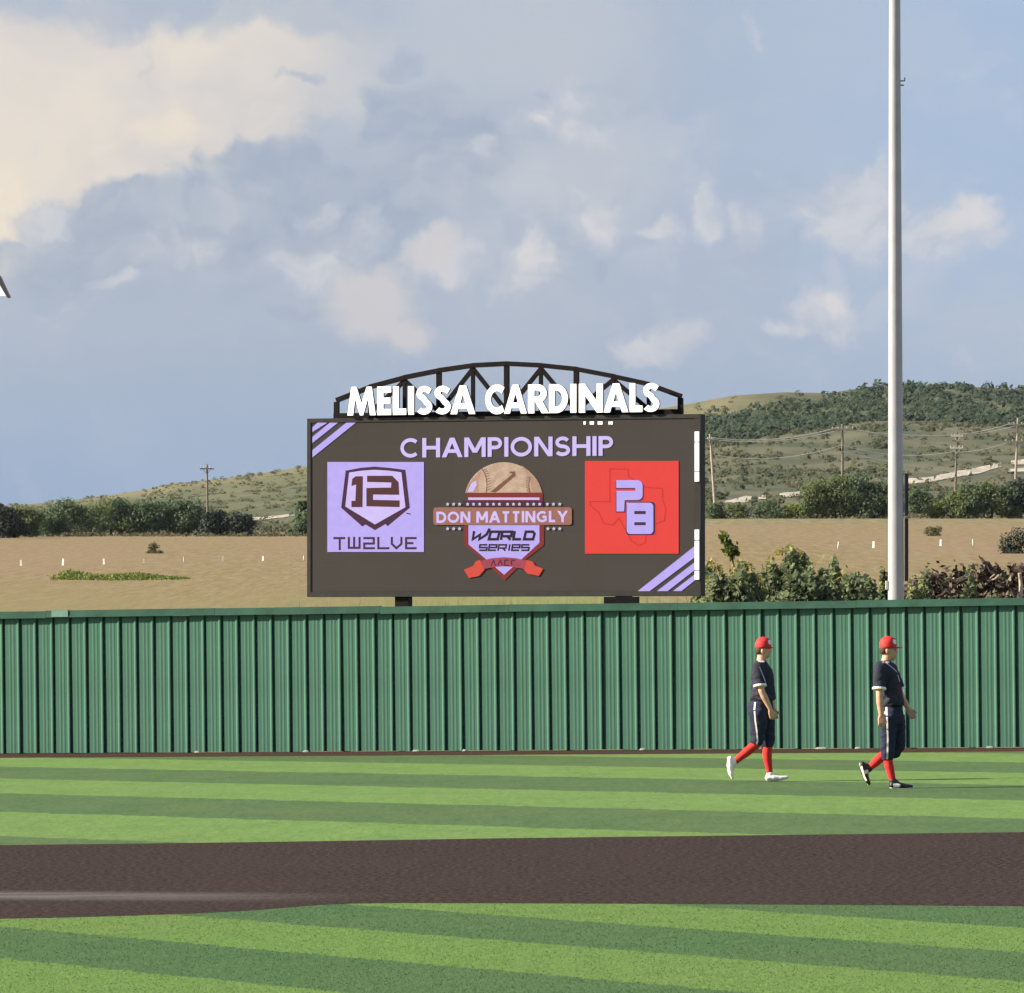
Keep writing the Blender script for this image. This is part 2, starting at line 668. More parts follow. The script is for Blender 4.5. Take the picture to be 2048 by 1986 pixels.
def look(u, v, y0=110.0, y1=2100.0):
    """where the sight line of photo pixel (u, v) meets the land"""
    ys = np.linspace(y0, y1, 4000)
    xs = (u - CX) / F * ys
    zs = EYE + (HV - v) / F * ys
    d = zs - H(xs, ys)
    i = int(np.argmax(d < 0)) if (d < 0).any() else len(ys) - 1
    return Vector((xs[i], ys[i], float(H(xs[i], ys[i]))))


def at(u, v, y):
    return Vector(((u - CX) / F * y, y, EYE + (HV - v) / F * y))


# land beyond the ball field
def build_land():
    ys = np.concatenate([np.linspace(-60, 90, 16), np.linspace(96, 300, 60), np.linspace(306, 950, 110), np.linspace(957, 2050, 150), np.linspace(2070, 2700, 24)])
    # a fan of columns: dense where the photograph looks, running far out to both sides
    ua = np.concatenate([np.linspace(-60000, -3000, 24), np.linspace(-2500, -300, 24), np.linspace(-250, 2300, 240), np.linspace(2350, 4500, 24), np.linspace(5000, 60000, 24)])
    UU, YY = np.meshgrid(ua, ys)
    XX = (UU - CX) / F * np.maximum(YY, 60)
    ZZ = H(XX, YY)
    n, m = UU.shape
    idx = np.arange(n * m).reshape(n, m)
    f = np.stack([idx[:-1, :-1], idx[:-1, 1:], idx[1:, 1:], idx[1:, :-1]], -1).reshape(-1, 4)
    me = np_mesh('terrain', np.stack([XX, YY, ZZ], -1).reshape(-1, 3), f)
    m_ = bpy.data.materials.new('land')
    m_.use_nodes = True
    t = NT(m_.node_tree)
    pos = t.n('ShaderNodeNewGeometry').outputs['Position']
    px, py, pz = t.sep(pos)
    flat = t.vm('MULTIPLY', pos, (1, 0.06, 0))
    n1 = t.noise(flat, 0.06, 5.0, 0.6)
    n2 = t.noise(flat, 0.9, 4.0, 0.65)
    n3 = t.noise(t.vm('MULTIPLY', pos, (1, 0.1, 0)), 0.018, 4.0, 0.6)
    straw = t.mix(t.step(n2, 0.3, 0.7), (0.178, 0.136, 0.066, 1), (0.222, 0.176, 0.092, 1))
    straw = t.mix(t.step(n1, 0.35, 0.65, 0.0, 0.7), straw, (0.222, 0.158, 0.097, 1))
    n4 = t.noise(t.vm('MULTIPLY', pos, (1, 0.03, 0)), 3.0, 4.0, 0.7)
    straw = t.mix(t.step(n4, 0.34, 0.50, 0.62, 0.0), straw, (0.125, 0.092, 0.045, 1))
    straw = t.mix(t.step(n4, 0.53, 0.70, 0.0, 0.55), straw, (0.31, 0.245, 0.155, 1))
    near = t.math('MULTIPLY', t.step(py, 400, 240), t.step(n1, 0.35, 0.6, 0.25, 1.0))
    near = t.math('MULTIPLY', near, t.step(px, 8, 0, 0.45, 1.0))
    straw = t.mix(t.math('MULTIPLY', near, 0.85), straw, (0.186, 0.160, 0.072, 1))
    near2 = t.math('MULTIPLY', t.step(py, 430, 260), t.math('MULTIPLY', t.step(px, -13, -1), t.step(px, 8, 3)))
    straw = t.mix(t.math('MULTIPLY', near2, t.step(n1, 0.3, 0.6, 0.5, 0.9)), straw, (0.155, 0.175, 0.062, 1))
    edge = t.math('MULTIPLY', t.step(py, 690, 790), t.step(n3, 0.2, 0.5))
    edge = t.math('MULTIPLY', edge, t.step(px, 5, 28))
    straw = t.mix(edge, straw, t.mix(t.step(n2, 0.4, 0.65), (0.13, 0.125, 0.06, 1), (0.25, 0.205, 0.115, 1)))
    h1 = t.noise(pos, 0.012, 5.0, 0.62)
    h2 = t.noise(t.vm('MULTIPLY', pos, (0.45, 0.12, 1.6)), 0.10, 6.0, 0.68)
    hill = t.mix(t.step(h2, 0.36, 0.62), (0.044, 0.060, 0.036, 1), (0.122, 0.118, 0.074, 1))
    hill = t.mix(t.step(h1, 0.4, 0.65, 0.0, 0.6), hill, (0.095, 0.100, 0.060, 1))
    hill = t.mix(t.math('MULTIPLY', t.step(px, 5, -60), 0.35), hill, (0.115, 0.130, 0.062, 1))
    crest = t.math('MULTIPLY', t.step(py, 1760, 1960), t.step(px, 112, 60))
    hill = t.mix(t.math('MULTIPLY', crest, 0.5), hill, (0.195, 0.172, 0.088, 1))
    colr = t.mix(t.step(py, 930, 985), straw, hill)
    b = t.n('ShaderNodeBsdfPrincipled')
    t.put(b.inputs['Base Color'], colr)
    b.inputs['Roughness'].default_value = 0.9
    b.inputs['Specular IOR Level'].default_value = 0.1
    bp = t.n('ShaderNodeBump')
    bp.inputs['Strength'].default_value = 0.25
    bp.inputs['Distance'].default_value = 0.3
    t.put(bp.inputs['Height'], n2)
    t.t.links.new(bp.outputs[0], b.inputs['Normal'])
    o = t.n('ShaderNodeOutputMaterial')
    t.t.links.new(b.outputs[0], o.inputs[0])
    tag(link('terrain', me, m_, smooth=True), 'dry straw field rising to a scrubby hill', kind='structure')


build_land()


def flat_poly(name, pts, lift, m, label):
    """a sheet lying on the tilted ball field"""
    L = [[Vector((p[0], p[1], 0)) for p in pts]]
    tr = tessellate_polygon(L)
    me = bpy.data.meshes.new(name)
    fs = []
    for t in tr:
        a, b, c_ = (L[0][i] for i in t)
        fs.append(tuple(t) if (b - a).cross(c_ - a).z > 0 else tuple(reversed(t)))
    me.from_pydata([(p[0], p[1], gz(p[0]) + lift) for p in pts], [], fs)
    me.update()
    return tag(link(name, me, m), label, kind='structure')


OUT_N, IN_N = (0.806, 0.592), (0.877, 0.48)
OUT_L, OUT_D = (0.136, 0.228, 0.070, 1), (0.080, 0.134, 0.058, 1)
INN_L, INN_D = (0.132, 0.224, 0.064, 1), (0.074, 0.140, 0.060, 1)
M_out = turf_mat('outfield_turf', OUT_N, 33.9, 9.05, OUT_L, OUT_D, 7.0, False, 1.0)
M_in = turf_mat('infield_turf', IN_N, 16.72, 3.15, INN_L, INN_D, 26.0)
M_outb = turf_mat('outfield_blades', OUT_N, 33.9, 9.05, OUT_L, OUT_D, 9.0, True, 0.45)
M_inb = turf_mat('infield_blades', IN_N, 16.72, 3.15, INN_L, INN_D, 26.0, True)

XR = 30.0
flat_poly('outfield_turf', [(-XR, 20), (XR, 20), (XR, fence_y(XR) - 3.5), (-XR, fence_y(-XR) - 3.5)], 0.0, M_out, 'striped artificial grass of the outfield')


def clay_mat(name, base, streak=None, sc=14.0):
    m = bpy.data.materials.new(name)
    m.use_nodes = True
    t = NT(m.node_tree)
    pos = t.n('ShaderNodeNewGeometry').outputs['Position']
    p2 = t.vm('MULTIPLY', pos, (1, 0.4, 0))
    n1 = t.noise(p2, sc * 1.6, 6.0, 0.75)
    n2 = t.noise(p2, 0.7, 4.0, 0.6)
    lo = tuple(x * 0.45 for x in base[:3]) + (1,)
    hi = tuple(x * 1.75 for x in base[:3]) + (1,)
    c_ = t.mix(t.step(n1, 0.38, 0.62), lo, hi)
    c_ = t.mix(t.step(n2, 0.35, 0.7, 0.0, 0.35), c_, tuple(x * y for x, y in zip(base[:3], (1.35, 1.25, 1.3))) + (1,))
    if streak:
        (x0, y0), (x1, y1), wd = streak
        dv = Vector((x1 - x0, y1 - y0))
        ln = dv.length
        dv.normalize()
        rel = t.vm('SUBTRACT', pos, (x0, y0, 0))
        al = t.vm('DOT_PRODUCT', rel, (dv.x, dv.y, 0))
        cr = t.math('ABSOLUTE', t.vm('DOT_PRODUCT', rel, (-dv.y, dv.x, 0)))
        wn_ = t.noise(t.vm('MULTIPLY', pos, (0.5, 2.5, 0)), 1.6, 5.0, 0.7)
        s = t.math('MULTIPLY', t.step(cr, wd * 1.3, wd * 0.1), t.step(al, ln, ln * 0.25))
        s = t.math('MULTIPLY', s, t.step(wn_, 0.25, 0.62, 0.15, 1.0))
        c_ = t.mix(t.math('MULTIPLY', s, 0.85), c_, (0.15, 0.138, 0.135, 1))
    b = t.n('ShaderNodeBsdfPrincipled')
    t.put(b.inputs['Base Color'], c_)
    b.inputs['Roughness'].default_value = 0.85
    b.inputs['Specular IOR Level'].default_value = 0.02
    bp = t.n('ShaderNodeBump')
    bp.inputs['Strength'].default_value = 0.5
    bp.inputs['Distance'].default_value = 0.03
    t.put(bp.inputs['Height'], n1)
    t.t.links.new(bp.outputs[0], b.inputs['Normal'])
    o = t.n('ShaderNodeOutputMaterial')
    t.t.links.new(b.outputs[0], o.inputs[0])
    return m


far_edge = [ground_at(u, v) for u, v in ((-900, 1700), (-400, 1697), (0, 1691), (256, 1688), (512, 1685), (768, 1681), (1024, 1677), (1280, 1674), (1536, 1671), (1792, 1668), (2048, 1665), (2500, 1661), (3200, 1656))]
near_edge = [ground_at(u, v) for u, v in ((-900, 1858), (-400, 1848), (0, 1839), (128, 1836.5), (256, 1833), (384, 1828.5), (480, 1824), (560, 1818), (630, 1812), (700, 1808.5), (800, 1807.5), (1024, 1808), (1280, 1809), (1536, 1810.5), (1792, 1812), (2048, 1814), (2500, 1818), (3200, 1826))]
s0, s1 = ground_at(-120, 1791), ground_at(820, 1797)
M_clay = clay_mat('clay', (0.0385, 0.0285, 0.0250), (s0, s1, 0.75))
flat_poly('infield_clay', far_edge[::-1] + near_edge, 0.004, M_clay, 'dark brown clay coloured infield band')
M_track = clay_mat('track', (0.050, 0.030, 0.024), None, 20.0)
flat_poly('warning_track', [(-XR, fence_y(-XR) - 3.5), (XR, fence_y(XR) - 3.5), (XR, fence_y(XR) + 0.3), (-XR, fence_y(-XR) + 0.3)], 0.004, M_track, 'narrow brown warning track under the fence')
inf = near_edge[::-1] + [(-9, 18), (9, 18)]
inf = near_edge + [(12, 15), (-12, 15)]
flat_poly('infield_turf', inf, 0.004, M_in, 'striped artificial grass of the infield')


# ------------------------------------------------------------------ turf blades
def inside_near(x, y):
    ex = np.array([p[0] for p in near_edge])
    ey = np.array([p[1] for p in near_edge])
    # the edge is given by pixel columns, so compare along the sight line
    uu = CX + F * x / y
    eu = CX + F * ex / ey
    return y < np.interp(uu, eu, ey) - 0.02


def inside_far(x, y):
    ex = np.array([p[0] for p in far_edge])
    ey = np.array([p[1] for p in far_edge])
    uu = CX + F * x / y
    return (y > np.interp(uu, CX + F * ex / ey, ey) + 0.02) & (y < 99.73 - 0.292 * x - 3.55)


def blades(name, n, ya, yb, wd, hgt, test, m, label):
    y = ya + (yb - ya) * RNG.random(n) ** 1.15
    x = (RNG.random(n) - 0.5) * 2 * (0.0875 * y + 0.4)
    ok = test(x, y)
    x, y = x[ok], y[ok]
    n = len(x)
    z = TILT * x
    a = RNG.random(n) * np.pi * 2
    h_ = hgt * (0.6 + 0.8 * RNG.random(n))
    lx, ly = RNG.normal(0, 0.5, n) * h_, RNG.normal(0, 0.5, n) * h_
    sc = (y / ya) ** 0.7
    w_ = wd * sc * (0.6 + 0.8 * RNG.random(n))
    cx_, sx_ = np.cos(a) * w_ / 2, np.sin(a) * w_ / 2
    v = np.empty((n, 3, 3), np.float32)
    v[:, 0] = np.stack([x - cx_, y - sx_, z], -1)
    v[:, 1] = np.stack([x + cx_, y + sx_, z], -1)
    v[:, 2] = np.stack([x + lx, y + ly, z + h_], -1)
    f = np.arange(n * 3).reshape(n, 3)
    me = np_mesh(name, v.reshape(-1, 3), f)
    tag(link(name, me, m), label, 'grass', kind='stuff')


blades('grass', 120000, 28.5, 42.5, 0.009, 0.008, inside_near, M_inb, 'short upright pile of the infield grass')


# ------------------------------------------------------------------ outfield fence
M_fence = mat('green_steel', (0.056, 0.144, 0.102), 0.5, var=0.12, vscale=1.3, spec=0.22)
M_fence2 = mat('green_steel_cap', (0.038, 0.098, 0.072), 0.6, spec=0.15, var=0.22, vscale=2.5)
M_pale = mat('pale_green_cap', (0.13, 0.24, 0.19), 0.5, var=0.15)
FA = math.atan(0.292)
fence = empty('outfield_fence', (0, fence_y(0), 0), (0, -math.atan(TILT * math.cos(FA)), -FA))
tag(fence, 'tall green ribbed steel outfield fence with flat cap, running the whole width', 'fence')
PROF = [(0, 0), (.064, 0), (.080, -.003), (.094, -.003), (.110, 0), (.128, 0), (.144, -.003), (.158, -.003), (.174, 0), (.208, 0), (.236, -.020), (.254, -.020), (.262, -.006), (.264, .06), (.299, .06), (.3035, .004), (.3045, 0)]


def panel_mesh():
    mb = MB()
    n = len(PROF)
    zs = (0.015, 2.345)
    vs = [(x, y, z) for z in zs for x, y in PROF] + [(x, y + .0012, z) for z in zs for x, y in PROF]
    fs = [(i, i + 1, n + i + 1, n + i) for i in range(n - 1)] + [(2 * n + i, 3 * n + i, 3 * n + i + 1, 2 * n + i + 1) for i in range(n - 1)]
    mb.add(vs, fs)
    return mb.mesh('panel', fix=False)


pm = panel_mesh()
random.seed(21)
for i in range(-46, 44):
    o = link('panel', pm, M_fence, fence, (i * 0.305 + 0.098, srand(-0.004, 0.004), srand(-0.006, 0.004)))
    o.rotation_euler = (srand(-.0015, .0015), srand(-.0012, .0012), srand(-.006, .006))
xc = -14.0
k = 0
while xc < 13.4:
    ln = srand(2.9, 3.1) if k % 4 else srand(2.2, 3.0)
    z0 = 2.334 + srand(-.010, .010)
    z1 = 2.335 + srand(-.010, .010)
    mb = MB()
    M2 = Matrix.Rotation((z0 - z1) / ln, 4, 'Y')
    mb.box((0, -.075, 0), (ln - .004, .055, .118), M2)
    mb.box((.001, -.082, -.002), (ln - .005, -.0755, .028), M2)
    mb.obj('cap_rail', M_fence2, fence, (xc, 0, z0))
    xc += ln
    k += 1
mb = MB()
mb.box((0, -.090, 0), (.30, -.0825, .115))
mb.box((0, -.0822, .1195), (.30, .05, .124))
o = mb.obj('cap_splice', M_pale, fence, (-8.17, 0, 2.345))
o['label'] = 'pale splice plate on the cap'
for i in range(-14, 15):
    mb = MB()
    mb.box((-.05, .065, 0), (.05, .16, 2.33))
    mb.obj('post', M_fence2, fence, (i * 0.98, 0, 0))
M_scrap = mat('pale_scrap', (0.22, 0.26, 0.215), 0.8, var=0.2, vscale=30)
for u, wd, pale in ((390, .11, 1), (612, .12, 1), (932, .09, 1), (1285, .12, 0), (1634, .22, 1), (1705, .12, 1), (1958, .14, 1), (835, .14, 0)):
    x = (u - CX) / F * 100
    mb = MB()
    r = [(srand(-1, 1) * .01) for _ in range(4)]
    mb.loft([((0, 0, 0), wd / 2, .03), ((r[0], 0, .014), wd / 2.1, .028), ((r[1], 0, .03), wd / 3.2, .012)], 9)
    mb.obj('footing', M_scrap, fence, (x / math.cos(FA) * 1.0, -.075, .006))

# ------------------------------------------------------------------ scoreboard
BL = Vector((-3.891, 113.2, 0))
BR = Vector((3.524, 110.95, 0))
BD = (BR - BL).normalized()
BA = math.atan2(BD.y, BD.x)
BW = (BR - BL).length
board_z = float(H(0, 112)) - 0.05
board = empty('scoreboard', (BL.x, BL.y, 0), (0, 0, BA))
tag(board, 'large dark video scoreboard on steel posts with an arched truss and white letters on top', 'scoreboard')


def bl(u, v):
    """photo pixel -> scoreboard plane (distance along the board, height)"""
    kx = (u - CX) / F
    # (BL + a BD).x = kx * (BL + a BD).y
    a = (kx * BL.y - BL.x) / (BD.x - kx * BD.y)
    y = BL.y + a * BD.y
    return (a, EYE + (HV - v) / F * y)


def zm(ox, oy, sc):
    """coordinates read off an enlargement -> scoreboard plane"""
    return lambda x, y: bl(ox + x / sc, oy + y / sc)


Z1, Z2 = zm(600, 700, 3.52), zm(1000, 700, 3.52)
Z6, Z7, Z8 = zm(850, 910, 6.323), zm(640, 900, 8.522), zm(1150, 900, 5.593)

ZB, ZT = 2.70, 6.095
M_cab = mat('cabinet_black', (0.010, 0.010, 0.011), 0.6, var=0.15, spec=0.15)
M_frame = mat('cabinet_frame', (0.036, 0.035, 0.035), 0.6, var=0.15, spec=0.15)
M_steel = mat('dark_steel', (0.009, 0.006, 0.006), 0.7, var=0.3, vscale=5, spec=0.12)
M_black = mat('black_box', (0.004, 0.004, 0.005), 0.6, spec=0.1)


def screen_mat():
    m = bpy.data.materials.new('led_screen')
    m.use_nodes = True
    t = NT(m.node_tree)
    pos = t.n('ShaderNodeTexCoord').outputs['Object']
    br = t.n('ShaderNodeTexBrick')
    br.offset = 0.0
    sx_, sy_, sz_ = t.sep(pos)
    t.put(br.inputs['Vector'], t.comb(sx_, sz_, 0.0))
    br.inputs['Scale'].default_value = 1.0
    br.inputs['Mortar Size'].default_value = 0.004
    br.inputs['Mortar Smooth'].default_value = 0.3
    br.inputs['Brick Width'].default_value = 0.97
    br.inputs['Row Height'].default_value = 0.56
    br.inputs['Color1'].default_value = (0.050, 0.044, 0.0425, 1)
    br.inputs['Color2'].default_value = (0.054, 0.047, 0.045, 1)
    br.inputs['Mortar'].default_value = (0.040, 0.036, 0.035, 1)
    nz = t.noise(t.vm('MULTIPLY', pos, (1, 0, 1)), 60.0, 3.0, 0.7)
    big = t.noise(t.vm('MULTIPLY', pos, (1, 0, 1)), 0.7, 2.0)
    c_ = t.mix(t.step(nz, 0.3, 0.7, 0.0, 0.5), br.outputs['Color'], (0.034, 0.031, 0.031, 1))
    c_ = t.mix(t.step(big, 0.3, 0.7, 0.0, 0.35), c_, (0.057, 0.053, 0.053, 1))
    b = t.n('ShaderNodeBsdfPrincipled')
    t.put(b.inputs['Base Color'], c_)
    b.inputs['Roughness'].default_value = 0.55
    b.inputs['Specular IOR Level'].default_value = 0.08
    o = t.n('ShaderNodeOutputMaterial')
    t.t.links.new(b.outputs[0], o.inputs[0])
    return m


def glow(name, r, g, b, s=0.78, var=0.06, vscale=6.0):
    """a lit LED colour: emission with a faint pixel-to-pixel unevenness over the dark screen"""
    m = bpy.data.materials.new(name)
    m.use_nodes = True
    t = NT(m.node_tree)
    colr = lin(r, g, b, K)
    pos = t.n('ShaderNodeTexCoord').outputs['Object']
    n1 = t.noise(pos, vscale, 3.0, 0.6)
    n2 = t.noise(pos, 55.0, 2.0, 0.6)
    f = t.math('ADD', t.math('MULTIPLY', n1, 0.6), t.math('MULTIPLY', n2, 0.4))
    ec = t.mix(t.step(f, 0.35, 0.65, smooth=False), tuple(x * (1 - var) for x in colr[:3]) + (1,), tuple(x * (1 + var) for x in colr[:3]) + (1,))
    b_ = t.n('ShaderNodeBsdfPrincipled')
    b_.inputs['Base Color'].default_value = (0.015, 0.014, 0.014, 1)
    b_.inputs['Roughness'].default_value = 0.6
    b_.inputs['Specular IOR Level'].default_value = 0.06
    t.put(b_.inputs['Emission Color'], ec)
    b_.inputs['Emission Strength'].default_value = s
    o = t.n('ShaderNodeOutputMaterial')
    t.t.links.new(b_.outputs[0], o.inputs[0])
    return m


M_screen = screen_mat()
G_lav = glow('led_lavender', 194, 178, 252, 0.92)
G_lavp = glow('led_pale_lavender', 214, 196, 252, 0.95)
G_purple = glow('led_dark_purple', 96, 46, 84, 0.5)
G_brown = glow('led_brown', 108, 58, 62, 0.55)
G_red = glow('led_red', 244, 66, 60, 0.9, 0.04)
G_redline = glow('led_dark_red', 205, 48, 44, 0.8)
G_brick = glow('led_brick_red', 150, 48, 44, 0.75)
G_tan = glow('led_tan', 208, 178, 150, 0.9, 0.22, 9.0)
G_tand = glow('led_tan_dark', 140, 92, 74, 0.8, 0.25, 9.0)
G_tanm = glow('led_tan_mid', 198, 158, 130, 0.85, 0.22, 9.0)
G_ribbon = glow('led_ribbon', 226, 78, 62, 0.9, 0.1)
G_ribd = glow('led_ribbon_rose', 178, 72, 92, 0.85, 0.2, 14)
G_plaque = glow('led_plaque', 176, 118, 98, 0.8, 0.12)
G_ink = glow('led_ink', 52, 22, 62, 0.35)
G_star = glow('led_star', 226, 214, 232, 0.8, 0.05)
G_white = glow('white_glow', 255, 252, 246, 1.6, 0.02)

mb = MB()
mb.box((0, 0.02, ZB), (BW, 0.30, ZT))
mb.obj('cabinet', M_cab, board)
SX0, SX1 = 0.075, BW - 0.11
SZ0, SZ1 = ZB + 0.095, ZT - 0.08
mb = MB()       # frame round the screen
mb.box((0.002, -0.03, ZB + .002), (BW - .002, 0.018, SZ0 - .002))
mb.box((0.002, -0.03, SZ1 + .002), (BW - .002, 0.018, ZT - .002))
mb.box((0.002, -0.03, SZ0), (SX0 - .002, 0.018, SZ1))
mb.box((SX1 + .002, -0.03, SZ0), (BW - .002, 0.018, SZ1))
mb.obj('screen_frame', M_frame, board)
mb = MB()
mb.box((SX0, -0.015, SZ0), (SX1, 0.017, SZ1))
screen = mb.obj('screen', M_screen, board)
LAY = -0.019


def graphic(name, loops_list, m, layer, label=None):
    mb = MB()
    for i, loops in enumerate(loops_list):
        sheet(mb, loops, LAY - 0.004 * layer - 0.0003 * i)
    o = link(name, mb.mesh(name, fix=False), m, screen)
    if label:
        o['label'] = label
    return o


def zp(Z, *pts):
    return [[Z(x, y) for x, y in pts]]


def zrect(Z, x0, y0, x1, y1):
    return zp(Z, (x0, y0), (x1, y0), (x1, y1), (x0, y1))


def zstroke(Z, pts, wd, closed=False):
    return [[Z(x, y) for x, y in lp] for lp in stroke(pts, wd, closed)]


# corner stripes
for pts in (((90, 545), (125, 512), (195, 512), (90, 578)), ((90, 612), (212, 512), (270, 512), (90, 655)), ((90, 705), (328, 512), (395, 512), (90, 757))):
    graphic('corner_stripe', [zp(Z1, *pts)], G_lav, 1)
for pts in (((965, 1703), (1376, 1378), (1376, 1457), (1048, 1703)), ((1100, 1703), (1376, 1492), (1376, 1547), (1175, 1703)), ((1213, 1703), (1376, 1577), (1376, 1620), (1272, 1703))):
    graphic('corner_stripe', [zp(Z2, *pts)], G_lav, 1)
# white emissive strips along the board edge, and status marks
for segs in (((575, 645), (652, 852), (858, 926)), ((1265, 1336), (1343, 1548), (1554, 1616))):
    for y0, y1 in segs:
        mb = MB()
        a0, z1_ = Z2(1376, y0)
        a1, z0_ = Z2(1405, y1)
        mb.box((a0, -.062, z0_), (a1, -.033, z1_))
        mb.obj('edge_strip', G_white, board)
for x0, x1 in ((590, 606), (634, 664), (690, 724), (766, 776), (780, 796)):
    graphic('status_mark', [zrect(Z2, x0, 503, x1, 525)], G_white, 1)


# lettering drawn as pen strokes
def pen_letters(p):
    """round sans capitals in a box 1 high for a pen of half width p: width, strokes ('s') and filled bars ('f')"""
    b, t, g = -p, 1 + p, p * 1.12

    def v(x):
        return ('f', [(x - p, b), (x + p, b), (x + p, t), (x - p, t)])

    def bar(x0, x1, y):
        return ('f', [(x0, y - p), (x1, y - p), (x1, y + p), (x0, y + p)])

    def dg(x0, y0, x1, y1):
        return ('f', [(x0 - g, y0), (x0 + g, y0), (x1 + g, y1), (x1 - g, y1)])
    return {
        'C': (.92, [('s', arc(.48, .5, .48, .5, 46, 314, 26))]),
        'H': (.78, [v(0), v(.78), bar(.02, .76, .5)]),
        'A': (.92, [dg(0, b, .46, t), dg(.92, b, .46, t), bar(.20, .72, .27)]),
        'M': (.98, [v(0), v(.98), dg(.02, t, .49, .16), dg(.96, t, .49, .16)]),
        'P': (.60, [v(0), ('s', [(.02, 1), (.32, 1)] + arc(.32, .735, .28, .265, 90, -90, 12)[1:] + [(.02, .47)])]),
        'I': (.0, [v(0)]),
        'O': (1.0, [('c', arc(.5, .5, .5, .5, 0, 360, 32)[:-1])]),
        'N': (.80, [v(0), v(.80), dg(.02, t, .78, b)]),
        'S': (.66, [('s', arc(.34, .75, .31, .25, 25, 262, 14) + arc(.33, .25, .33, .25, 82, -155, 15))]),
        'D': (.80, [v(0), ('s', [(.02, 1), (.32, 1)] + arc(.32, .5, .48, .5, 90, -90, 18)[1:] + [(.02, 0)])]),
        'T': (.70, [bar(0, .70, 1), ('f', [(.35 - p, b), (.35 + p, b), (.35 + p, 1 - p), (.35 - p, 1 - p)])]),
        'G': (.92, [('s', arc(.48, .5, .48, .5, 46, 330, 26)), bar(.50, .94, .47), ('f', [(.80, .05), (.94, .05), (.94, .46), (.80, .46)])]),
        'L': (.52, [v(0), bar(.02, .54, 0)]),
        'Y': (.84, [dg(0, t, .42, .42), dg(.84, t, .42, .42), ('f', [(.42 - p, b), (.42 + p, b), (.42 + p, .46), (.42 - p, .46)])]),
    }


def pen_word(name, word, lo, hi, pen, gap, m, layer):
    """stroke lettering fitted to the measured box; one graphic per letter"""
    SL = pen_letters(pen / 2)
    (a0, z0), (a1, z1) = lo, hi
    h_ = (z1 - z0) / (1 + pen)
    tot = sum((.40 if ch == ' ' else SL[ch][0] + pen) for ch in word) + gap * (len(word) - 1)
    kx = (a1 - a0) / tot
    x = 0.0
    for ch in word:
        if ch == ' ':
            x += .40 + gap
            continue
        wd_, sts = SL[ch]
        loops = []
        for kind, st in sts:
            pts = [(a0 + (x + pen / 2 + px_) * kx, z0 + (pen / 2 + py_) * h_) for px_, py_ in st]
            loops.append([pts] if kind == 'f' else stroke(pts, pen * h_, kind == 'c'))
        graphic(name, loops, m, layer)
        x += wd_ + pen + gap


pen_word('title_letter', 'CHAMPIONSHIP', bl(801, 915.5), bl(1227.5, 872), .23, .11, G_lavp, 1)

# --- tile with a shield and the digits 1 and 2
graphic('logo_tile', [zrect(Z7, 132, 205, 1778, 1738)], G_lav, 1, 'lavender logo tile')
SH = [(470, 352), (700, 322), (940, 305), (1180, 322), (1440, 352), (1505, 975), (960, 1320), (402, 980)]
graphic('shield_outline', [zp(Z7, (445, 352), (700, 305), (940, 283), (1190, 305), (1465, 340), (1540, 985), (1160, 1300), (1125, 1262), (945, 1368), (785, 1270), (730, 1305), (368, 985))], G_purple, 2)
graphic('shield_field', [zp(Z7, (505, 385), (720, 352), (940, 338), (1180, 352), (1395, 380), (1465, 975), (945, 1270), (440, 962))], G_lavp, 3)
graphic('digit_one', [zp(Z7, (620, 448), (742, 448), (735, 975), (545, 975), (545, 865), (612, 865), (625, 590), (545, 615), (560, 490))], G_brown, 4)
graphic('digit_two', [zp(Z7, (812, 440), (1240, 440), (1350, 550), (1362, 765), (915, 760), (915, 850), (1368, 860), (1368, 975), (800, 960), (800, 648), (1220, 640), (1225, 555), (812, 545))], G_brown, 4)
TW = [
    [[(235, 1502), (440, 1502)], [(345, 1510), (345, 1708)]],
    [[(500, 1480), (500, 1668), (682, 1668), (682, 1480)], [(590, 1480), (590, 1660)]],
    [[(745, 1502), (925, 1502), (925, 1595), (762, 1595), (762, 1675), (945, 1675)]],
    [[(1002, 1480), (1002, 1675), (1190, 1675)]],
    [[(1232, 1480), (1232, 1600), (1310, 1675), (1395, 1600), (1395, 1480)]],
    [[(1655, 1502), (1475, 1502), (1475, 1675), (1655, 1675)], [(1480, 1588), (1600, 1588)]],
]
for lt in TW:
    graphic('team_letter', [zstroke(Z7, s, 38) for s in lt], G_purple, 2)
graphic('trade_mark', [zp(Z7, (1480, 1068), (1555, 1085), (1550, 1105), (1475, 1085))], G_purple, 2)

# --- red tile with state outline and the letters P and B
graphic('logo_tile', [zrect(Z8, 115, 123, 1163, 1160)], G_red, 1, 'red logo tile')
ST = [(395, 212), (600, 215), (600, 300), (700, 350), (800, 420), (985, 430), (985, 560), (1020, 650), (1005, 790), (900, 830), (800, 960), (790, 1040), (720, 1070), (640, 1020), (560, 880), (500, 760),
      (430, 840), (330, 825), (270, 700), (175, 620), (175, 578), (395, 580)]
graphic('state_outline', [zstroke(Z8, ST, 9, True)], G_redline, 2)


def rb(x0, y0, x1, y1, r=28, corners=(1, 1, 1, 1)):
    """rounded box points, y down; corners tl, tr, br, bl"""
    out = []
    for (cx_, cy_, a0, on) in ((x0 + r, y0 + r, 180, corners[0]), (x1 - r, y0 + r, 270, corners[1]), (x1 - r, y1 - r, 0, corners[2]), (x0 + r, y1 - r, 90, corners[3])):
        if on:
            out += arc(cx_, cy_, r, r, a0, a0 + 90, 5)
        else:
            out.append(({180: x0, 270: x1, 0: x1, 90: x0}[a0], {180: y0, 270: y0, 0: y1, 90: y1}[a0]))
    return out


